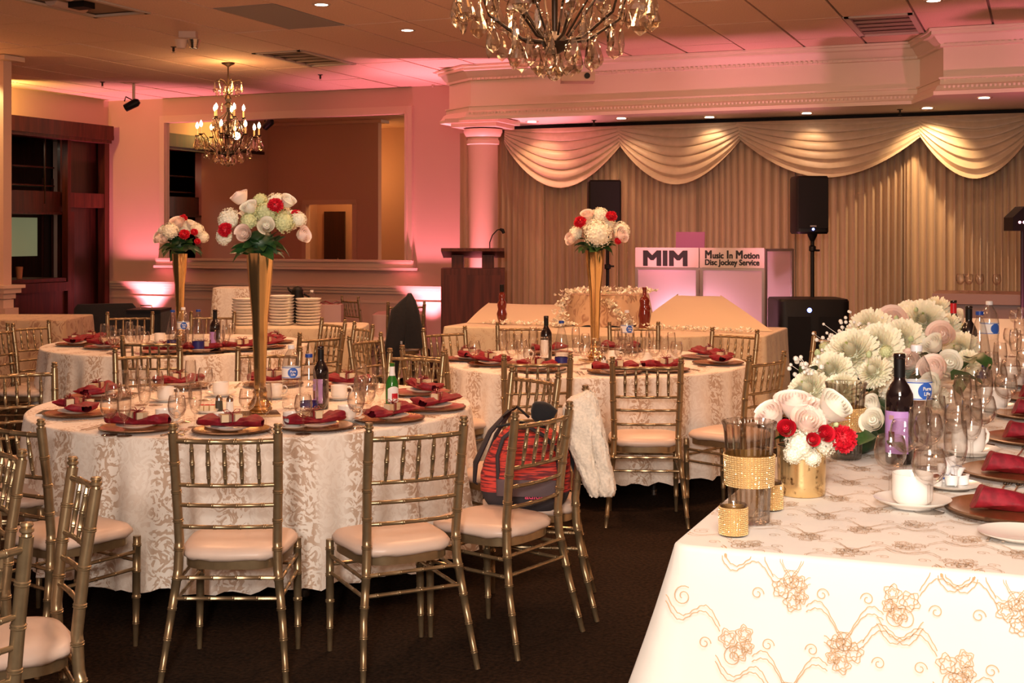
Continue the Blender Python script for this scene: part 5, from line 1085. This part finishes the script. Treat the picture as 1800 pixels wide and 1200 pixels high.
text_line([('M', .112), ('usic', .086), (' ', .03), ('I', .112), ('n', .086), (' ', .03), ('M', .112), ('otion', .086)], mid+.09*q, mid+.93*q, zt-.105, t, -.024)
text_line([('Disc Jockey Service', .080)], mid+.09*q, mid+.93*q, zt-.172, t, -.024)
a, b = Vector((wb, 0, 0)), Vector((W(1392, 440, YB+.35).x-bl.x, .35, 0)); dd = (b-a); an = atan2(dd.y, dd.x); c = (a+b)/2
MB().add([(a.x+dd.x*u_, a.y+dd.y*u_, z_) for u_, z_ in ((.06, .02), (.94, .02), (.94, 1.42), (.06, 1.42))], [(0, 1, 2, 3)]).build('side_panel', M['panel'], t, 0)
for p in (a, b): MB().box((p.x, p.y, .72), (.03, .03, 1.45), rz=an).build('frame_post', M['alu'], t, 0)
MB().box((c.x, c.y, 1.435), (dd.length, .03, .025), rz=an).build('frame_rail', M['alu'], t, 0)
MB().box((wb/2, .35, 1.0), (wb-.3, .4, .03)).build('shelf', M['black'], t, 0)
for x, z_, e in ((.40, .74, 7), (wb-.60, .66, 11), (wb+.12, .5, 4)):
    light('booth_lamp', 'POINT', (bl.x+x, YB+.20, z_), e, (1, .50, .62), .05)
lp = W(1214, 438, YB+.2); t = thing('laptop', 'open laptop with purple-lit lid on top of the sign booth', 'laptop', (lp.x, YB+.2, 1.18), .02)
MB().box((0, .12, .02), (.36, .24, .02)).build('keyboard', M['alu'], t, 0); MB().box((0, -.02, .30), (.30, .012, .27), rx=-.12).build('lid', M['laptop'], t, 0); MB().box((0, -.01, .10), (.12, .1, .16)).build('stand', M['black'], t, 0)
def pa_speaker(px, Z, pa, pb, ptop, pbot, label, led):
    s = Z/F; w = (pb-pa)*s; z1, z0 = HC-(ptop-YH)*s, HC-(pbot-YH)*s; b = D((pa+pb)/2, Z, z0); t = thing('loudspeaker', label, 'speaker', b, PH)
    h = z1-z0; MB().loft([(0, -w/2+.01, w/2-.01, .30, .02), (.02, -w/2, w/2, .33, .02), (h-.02, -w/2, w/2, .33, .02), (h, -w/2+.01, w/2-.01, .30, .02)], 24, sup=.25).build('cabinet', M['black'], t, .5)
    MB().box((0, -.150, h/2+.015), (w*.88, .012, h*.86)).build('grille', M['grille'], t, 0)
    if led: MB().lathe([(0, 0), (.012, 0)], 12).xf(Matrix.Translation((0, -.158, .045)) @ Matrix.Rotation(pi/2, 4, 'X')).build('status_light', M['led'], t); MB().box((0, -.158, .075), (.06, .003, .012)).build('badge', M['alu'], t, 0)
    return z0
def pole_stand(px, Z, z0, z1, label, legs=False):
    b = D(px, Z, z0); t = thing('speaker_pole', label, 'pole', b, PH); MB().tube([(0, 0, 0), (0, 0, z1-z0)], .019, 10).build('tube', M['black'], t); MB().lathe([(.02, 0), (.034, .01), (.034, .05), (.02, .06)], 12, c=(0, 0, (z1-z0)*.72)).build('collar', M['black'], t)
    MB().tube([(.03, 0, (z1-z0)*.74), (.07, 0, (z1-z0)*.74)], .01).build('knob', M['black'], t)
    MB().lathe([(.02, 0), (.045, .05), (.05, .07), (0, .07)], 12, c=(0, 0, z1-z0-.07)).build('socket', M['black'], t)
    if legs:
        for k in range(3): a = k*2.094+.4; MB().tube([(0, 0, .55), (.45*cos(a), .45*sin(a), .012)], .011).build('leg', M['black'], t)
z = pa_speaker(1423, 12.6, 1394, 1452, 310, 411, 'black loudspeaker on the pole right of the sign booth', True); pole_stand(1428, 12.6, .985, z, 'black pole between the right loudspeaker and the subwoofer')
z = pa_speaker(1062, 13.9, 1033, 1091, 317, 395, 'black loudspeaker behind the stage table bouquet', False); pole_stand(1068, 13.9, 0, z, 'black tripod stand holding the loudspeaker left of the booth', True)
t = thing('subwoofer', 'big black subwoofer on the floor under the right loudspeaker', 'speaker', D(1422, 12.5, 0), PH); MB().loft([(0, -.33, .33, .58, .06), (.02, -.34, .34, .6, .06), (.96, -.34, .34, .6, .06), (.98, -.33, .33, .58, .06)], 24, sup=.2).build('cabinet', M['black'], t, .5)
for s in (-1, 1): MB().box((s*.145, -.245, .56), (.21, .012, .52)).build('grille', M['grille'], t, 0)
for k in range(10): MB().box((0, -.247, .12+k*.02), (.5, .008, .006)).build('vent_slot', M['grille'], t, 0)
MB().lathe([(0, 0), (.022, 0)], 12).xf(Matrix.Translation((-.05, -.243, .88)) @ Matrix.Rotation(pi/2, 4, 'X')).build('status_light', M['led'], t)
lp = D(832, 14.3, 0); t = thing('lectern', 'dark wooden lectern beside the white column', 'lectern', lp, PH*.2+.0)
t.rotation_euler = (0, 0, PH)
MB().box((0, .05, .61), (.69, .42, 1.22)).build('body', M['podium'], t, 0)
for x in (-.17, .16): MB().box((x, .05, 1.29), (.13, .22, .15)).build('support', M['podium'], t, 0)
MB().box((0, .0, 1.385), (.68, .50, .035), rx=-.16).build('reading_top', M['podium'], t, 0)
MB().box((0, -.17, .61), (.60, .01, 1.08)).build('front_panel', M['podium'], t, 0)
gt = thing('gooseneck_microphone', 'black gooseneck microphone on the lectern', 'microphone', lp+VW @ Vector((.18, -.05, 1.40)), PH); MB().tube([(0, 0, 0), (.0, 0, .10), (.03, 0, .18), (.08, 0, .235), (.11, 0, .245)], .006).build('gooseneck', M['black'], gt); MB().tube([(.11, 0, .245), (.14, 0, .235), (.155, 0, .20)], [.014, .02, .016], 10).build('head', M['black'], gt); MB().lathe([(0, 0), (.025, 0), (.02, .02), (0, .02)], 12).build('base', M['black'], gt)
# right counter behind the head table and the black device at the right edge
t = thing('serving_counter', 'rose-brown curved counter behind the far end of the head table', 'counter', (-.78, 12.0, 0))
MB().box((1.1, .35, 1.03), (2.4, .7, .09)).build('counter_top', M['rose_counter'], t, 0); MB().box((1.15, .38, .90), (2.3, .64, .18)).build('apron', M['rose_counter'], t, 0)
for x in (.05, .72, 1.4, 2.2): MB().box((x, .38, .43), (.10, .6, .86)).build('upright', M['wood'], t, 0)
MB().box((1.15, .62, .43), (2.3, .04, .86)).build('back_panel', M['dark'], t, 0)
for i, px in enumerate((1688, 1703, 1722, 1752)): p = W(px, 512, 12.2); tag(wine((p.x, 12.2, 1.076), 0), 'wine glass on the rose-brown counter, '+ORD[i], 'glass', 'glasses on the counter')
b = D(1797, 10.75, 0); t = thing('stage_light', 'black angular light fixture on a stand at the right edge', 'lamp', b, PH); MB().tube([(0, 0, 0), (0, 0, 1.62)], .015).build('pole', M['black'], t)
for k in range(3): a = k*2.094+.4; MB().tube([(0, 0, .5), (.4*cos(a), .4*sin(a), .012)], .01).build('leg', M['black'], t)
MB().add([(-.115, -.1, 1.62), (.15, -.1, 1.62), (.15, -.1, 1.82), (-.02, -.1, 1.82), (-.115, -.1, 1.73), (-.115, .1, 1.62), (.15, .1, 1.62), (.15, .1, 1.82), (-.02, .1, 1.82), (-.115, .1, 1.73)], [(0, 1, 2, 3, 4), (9, 8, 7, 6, 5), (0, 5, 6, 1), (1, 6, 7, 2), (2, 7, 8, 3), (3, 8, 9, 4), (4, 9, 5, 0)]).build('housing', M['black'], t, 0)
for k in range(3): MB().lathe([(0, 0), (.012, 0)], 8).xf(Matrix.Translation((-.06+k*.035, -.102, 1.69)) @ Matrix.Rotation(pi/2, 4, 'X')).build('indicator', M['uplens'], t)
# ================= COATS, BAG =================
t = thing('dark_coat', 'long dark coat hanging over the chair by the pink wall', 'coat', D(713, 12.86, 0), PH)
s = 12.86/F
def rows(spec, px, s, n=1): return [(HC-(py-YH)*s, (a-px)*s, (b-px)*s, th, yc) for py, a, b, th, yc in spec]
MB().loft(rows([(700, 676, 700, .10, -.02), (655, 672, 704, .14, -.02), (610, 676, 712, .18, 0), (570, 682, 738, .20, 0), (545, 687, 737, .18, 0), (532, 700, 730, .13, 0), (520, 714, 726, .08, 0), (515, 717, 723, .03, 0)], 713, s)[::1], 28, rip=.12).build('body', M['blackcloth'], t, 1.2)
MB().loft(rows([(611, 712, 747, .16, -.03), (580, 712, 744, .17, -.04), (550, 712, 738, .15, -.05), (530, 714, 732, .12, -.03), (516, 716, 724, .04, 0)], 713, s), 24, rip=.1, seed=3).build('sleeve', M['blackcloth'], t, 1.2)
MB().tube([P(704, 520, 12.8)-t.location.copy()], .01) if False else None
MB().box((-.03*1, -.13, HC-(600-YH)*s), (.02, .012, .03)).build('buckle', M['steel'], t, 0)
# backpack on the side-on chair
bc = D(918, 5.52, .485); s = 5.52/F
t = thing('backpack', 'coral striped backpack with dark base resting on a chair seat', 'bag', bc, PH-.08); zc = bc.z
def bp(spec): return [(HC-(py-YH)*s-zc, (a-918)*s, (b-918)*s, th, yc) for py, a, b, th, yc in spec]
MB().loft(bp([(897, 880, 960, .12, 0), (890, 862, 985, .18, 0), (872, 850, 998, .21, 0), (858, 845, 1003, .22, 0)]), 30, sup=.6).build('base_panel', M['pack_grey'], t, 1)
MB().loft(bp([(858, 845, 1003, .218, 0), (830, 845, 1003, .215, 0), (800, 855, 1002, .20, 0), (775, 868, 993, .17, 0), (758, 882, 978, .13, 0), (745, 900, 955, .07, 0)]), 30, sup=.6).build('main_body', M['pack_red'], t, 1)
MB().loft(bp([(862, 876, 986, .06, -.10), (840, 876, 986, .08, -.11), (832, 876, 986, .08, -.11)]), 24, sup=.5).build('front_pocket', M['pack_mid'], t, .8)
MB().loft(bp([(832, 877, 985, .08, -.105), (800, 880, 984, .08, -.10), (786, 892, 972, .05, -.08)]), 24, sup=.5).build('front_flap', M['pack_red'], t, .8)
pa = [(-.09, -.125, .10), (-.092, -.14, .20), (-.07, -.13, .27), (-.02, -.105, .31), (.04, -.105, .31), (.10, -.12, .28), (.155, -.135, .22), (.16, -.12, .10)]
MB().tube(pa, .009, 7).build('piping', M['pack_grey'], t); MB().tube([(-.10, -.11, .315), (0, -.11, .335), (.12, -.10, .31)], .006, 6).build('zipper', M['black'], t)
MB().tube([(-.08, .0, .34), (-.02, -.01, .385), (.03, -.01, .34)], .010, 7, flat=.6).build('handle', M['black'], t)
MB().tube([(-.06, .06, .36), (-.14, .04, .27), (-.20, .02, .14), (-.205, .02, .06), (-.19, .02, .05)], [.02, .03, .032, .022, .014], 8, flat=.35).build('shoulder_strap', M['pack_grey'], t); MB().tube([(-.05, .09, .36), (-.12, .10, .25), (-.17, .08, .12)], [.018, .026, .018], 8, flat=.35).build('shoulder_strap', M['pack_grey'], t)
text_on('adidas', .038, M['pink_ink'], t, (.066, -.1165, .030), bold=.02)
for k, (x, h) in enumerate(((.048, .010), (.066, .017), (.085, .024))): MB().add([(x-.009, -.1165, .048), (x+.006, -.1165, .048), (x-.001, -.1165, .048+h), (x-.016, -.1165, .048+h)], [(0, 1, 2, 3)]).build('logo_bar', M['pink_ink'], t, 0)
hp = P(952, 742, 5.33)
t = tag(MB().loft([(0, -.03, .03, .05, 0), (.02, -.05, .045, .07, 0), (.05, -.052, .06, .075, 0), (.075, -.045, .03, .06, 0), (.085, -.035, .005, .03, 0)], 20, rip=.08).build('knit_hat', M['blackcloth'], smooth=1.2, loc=P(955, 742, 5.40), rz=PH), 'black knit hat lying on top of the backpack', 'hat')
# fleece jacket draped over the chair back
jp = D(1030, 5.42, 0); s = 5.42/F; zj = 0
t = thing('fleece_jacket', 'cream fleece jacket draped over the side-on chair back', 'jacket', jp, PH)
def jr(spec): return [(HC-(py-YH)*s, (a-1030)*s, (b-1030)*s, th, yc) for py, a, b, th, yc in spec]
fz = random.Random(2)
def fuzz(mb, amt=.006):
    mb.v = [(x+fz.uniform(-amt, amt), y+fz.uniform(-amt, amt), z+fz.uniform(-amt, amt)) for x, y, z in mb.v]; return mb
def dense(rw, n=5):
    out = []
    for a, b in zip(rw, rw[1:]):
        for k in range(n): out.append(tuple(a[i]+(b[i]-a[i])*k/n for i in range(5)))
    return out+[rw[-1]]
fuzz(MB().loft(dense(jr([(868, 1036, 1052, .10, -.02), (850, 1026, 1056, .13, -.02), (815, 1012, 1050, .14, -.01), (780, 998, 1052, .16, 0), (745, 990, 1058, .16, 0), (715, 989, 1054, .14, 0), (700, 1000, 1050, .11, 0), (690, 1024, 1044, .07, 0), (686, 1030, 1040, .03, 0)])), 60, rip=.05, seed=4), .0035).build('body', M['fur'], t, 1.5)
fuzz(MB().loft(dense(jr([(867, 1052, 1078, .09, -.03), (855, 1047, 1082, .11, -.03), (830, 1044, 1077, .11, -.03), (800, 1040, 1070, .11, -.04), (765, 1034, 1064, .11, -.04), (735, 1034, 1058, .10, -.03), (712, 1036, 1050, .05, 0)])), 50, rip=.05, seed=6), .0035).build('sleeve', M['fur'], t, 1.5)
tag(MB().loft([(HC-(py-YH)*s, (a-1010)*s, (b-1010)*s, .07, 0) for py, a, b in ((862, 1016, 1026), (830, 1002, 1022), (790, 992, 1018), (770, 996, 1014))], 16, rip=.1).build('black_scarf', M['blackcloth'], smooth=1.2, loc=D(1010, 5.60, 0), rz=PH), 'black scarf hanging between the backpack and the fleece jacket', 'scarf')
# ================= CHANDELIERS =================
drop = MB().lathe([(0, 0), (.10, -.12), (.30, -.62), (.34, -.80), (.24, -.98), (0, -1.15)], 8).mesh('crystal_drop', M['crystal'], 0)
drop.transform(Matrix.Diagonal((1, .5, 1, 1)))
slim = MB().lathe([(0, 0), (.10, -.15), (.15, -.7), (.10, -1.0), (0, -1.2)], 6).mesh('crystal_drop', M['crystal'], 0)
bead = MB().ball((0, 0, 0), 1, 8, 5).mesh('crystal_bead', M['crystal'], 0)
def make_chandelier():
    t = thing('chandelier', '', 'chandelier'); r_ = random.Random(6)
    MB().lathe([(0, 0), (.075, 0), (.07, -.012), (.03, -.03), (.01, -.045), (0, -.045)], 20).build('canopy', M['bronze'], t); MB().tube([(0, 0, -.04), (0, 0, -.34)], .008).build('chain_rod', M['bronze'], t)
    MB().lathe([(0, -.28), (.03, -.30), (.016, -.36), (.04, -.40), (.02, -.44), (.05, -.47), (.02, -.5), (.014, -.75), (.04, -.80), (.012, -.84), (.01, -.98), (.04, -1.0), (.05, -1.02), (.035, -1.05), (.0, -1.07)], 16).build('central_stem', M['bronze'], t)
    cr = []
    for k in range(6):   # small crown of crystals
        a = k*pi/3; c, s = cos(a), sin(a); MB().tube([(0, 0, -.26), (c*.07, s*.07, -.20), (c*.13, s*.13, -.19), (c*.15, s*.15, -.22)], .004, 5).build('crown_arm', M['bronze'], t); cr.append((c*.15, s*.15, -.22, .075, 'd'))
        for j in range(2): cr.append((c*.09*(j+.4), s*.09*(j+.4), -.27-.02*j, .05, 'd'))
    for ring, (n, R, zb, zc, off) in enumerate(((5, .17, -.62, -.46, .3), (8, .345, -.82, -.66, .0))):
        for k in range(n):
            a = 2*pi*k/n+off; c, s = cos(a), sin(a)
            if ring: pts = [(c*.03, s*.03, -1.02), (c*.12, s*.12, -1.01), (c*.24, s*.24, -.93), (c*.27, s*.27, -.84), (c*.31, s*.31, -.80), (c*.345, s*.345, -.815)]
            else: pts = [(c*.02, s*.02, -.84), (c*.10, s*.10, -.83), (c*.13, s*.13, -.70), (c*.15, s*.15, -.63), (c*.17, s*.17, -.61)]
            MB().tube(pts, .0055, 6).build('arm', M['bronze'], t)
            if ring: MB().tube([(c*.02, s*.02, -.55), (c*.10, s*.10, -.62), (c*.19, s*.19, -.74), (c*.15, s*.15, -.86), (c*.05, s*.05, -1.0)], .0045, 5).build('scroll', M['bronze'], t)
            zt_ = zb+.0; MB().lathe([(0, 0), (.014, .0), (.028, .012), (.026, .015), (.01, .014)], 12, c=(c*R, s*R, zt_)).build('drip_cup', M['bronze'], t)
            MB().lathe([(.0095, 0), (.0095, .075), (0, .076)], 10, c=(c*R, s*R, zt_+.012)).build('candle_sleeve', M['candle'], t)
            MB().lathe([(0, 0), (.012, .008), (.0185, .030), (.012, .055), (0, .075)], 10, c=(c*R, s*R, zt_+.088)).build('bulb', M['bulb'], t)
            for j in range(4):
                b = a+(j-1.5)*.16; cr.append((cos(b)*(R+.012), sin(b)*(R+.012), zb-.008-.02*(j % 2), .085 if j % 2 else .06, 'd'))
            for q in (.35, .6, .8): cr.append((c*R*q, s*R*q, (-.92 if ring else -.78)+.06*q, .06, 'd' if q > .5 else 's'))
            cr.append((c*(R*.5), s*(R*.5), zb+.16, .05, 's'))
    for k in range(12): a = k*pi/6+.2; cr.append((cos(a)*.15, sin(a)*.15, -1.0, .08, 'd')); cr.append((cos(a)*.24, sin(a)*.24, -.965, .07, 's' if k % 2 else 'd'))
    for k in range(6): a = k*pi/3; cr.append((cos(a)*.06, sin(a)*.06, -1.04, .07, 'd'))
    for x, y, z, L_, kd in [(a_, b_, c_, L0*1.22, k_) for a_, b_, c_, L0, k_ in cr]:
        put('crystal_bead', bead, t, (x, y, z), scale=.007); o = put('crystal_drop', drop if kd == 'd' else slim, t, (x, y, z-.008), scale=L_); o.rotation_euler = (0, 0, r_.uniform(0, 3.1))
    MB().tube([(0, 0, -1.06), (0, 0, -1.10)], .003, 4).build('hook', M['bronze'], t); put('crystal_ball', MB().ball((0, 0, 0), 1, 14, 9).mesh('crystal_ball', M['crystal'], 0), t, (0, 0, -1.13), scale=.030)
    return t
chand = Kind(make_chandelier)
p2 = P(401, 115, 14.6); chand(D(401, 14.6, CEIL), PH, 'smaller far chandelier with lit candle bulbs before the mirror', 'chandelier', 'crystal chandeliers', 1.0)
light('chandelier_glow', 'POINT', D(401, 14.6, 2.95), 13, (1, .50, .18), .22); light('chandelier_glow', 'POINT', D(401, 14.5, 3.25), 10, (1, .48, .14), .1)
Zc = 5.3; chand(D(975, Zc, HC+(410-128)*Zc/F+1.13*1.12), PH+.2, 'large close crystal chandelier cut off by the top edge of the picture', 'chandelier', 'crystal chandeliers', 1.12)
zz = HC+(410-128)*Zc/F+1.13*1.12; light('chandelier_glow', 'POINT', D(975, Zc, zz-.72), 62, (1, .56, .28), .25)
if zz < CEIL: tag(MB().tube([D(975, Zc, zz), D(975, Zc, CEIL)], .008).build('chandelier_chain', M['bronze']), 'chain holding the large chandelier above the frame', 'chain')
finish_labels()
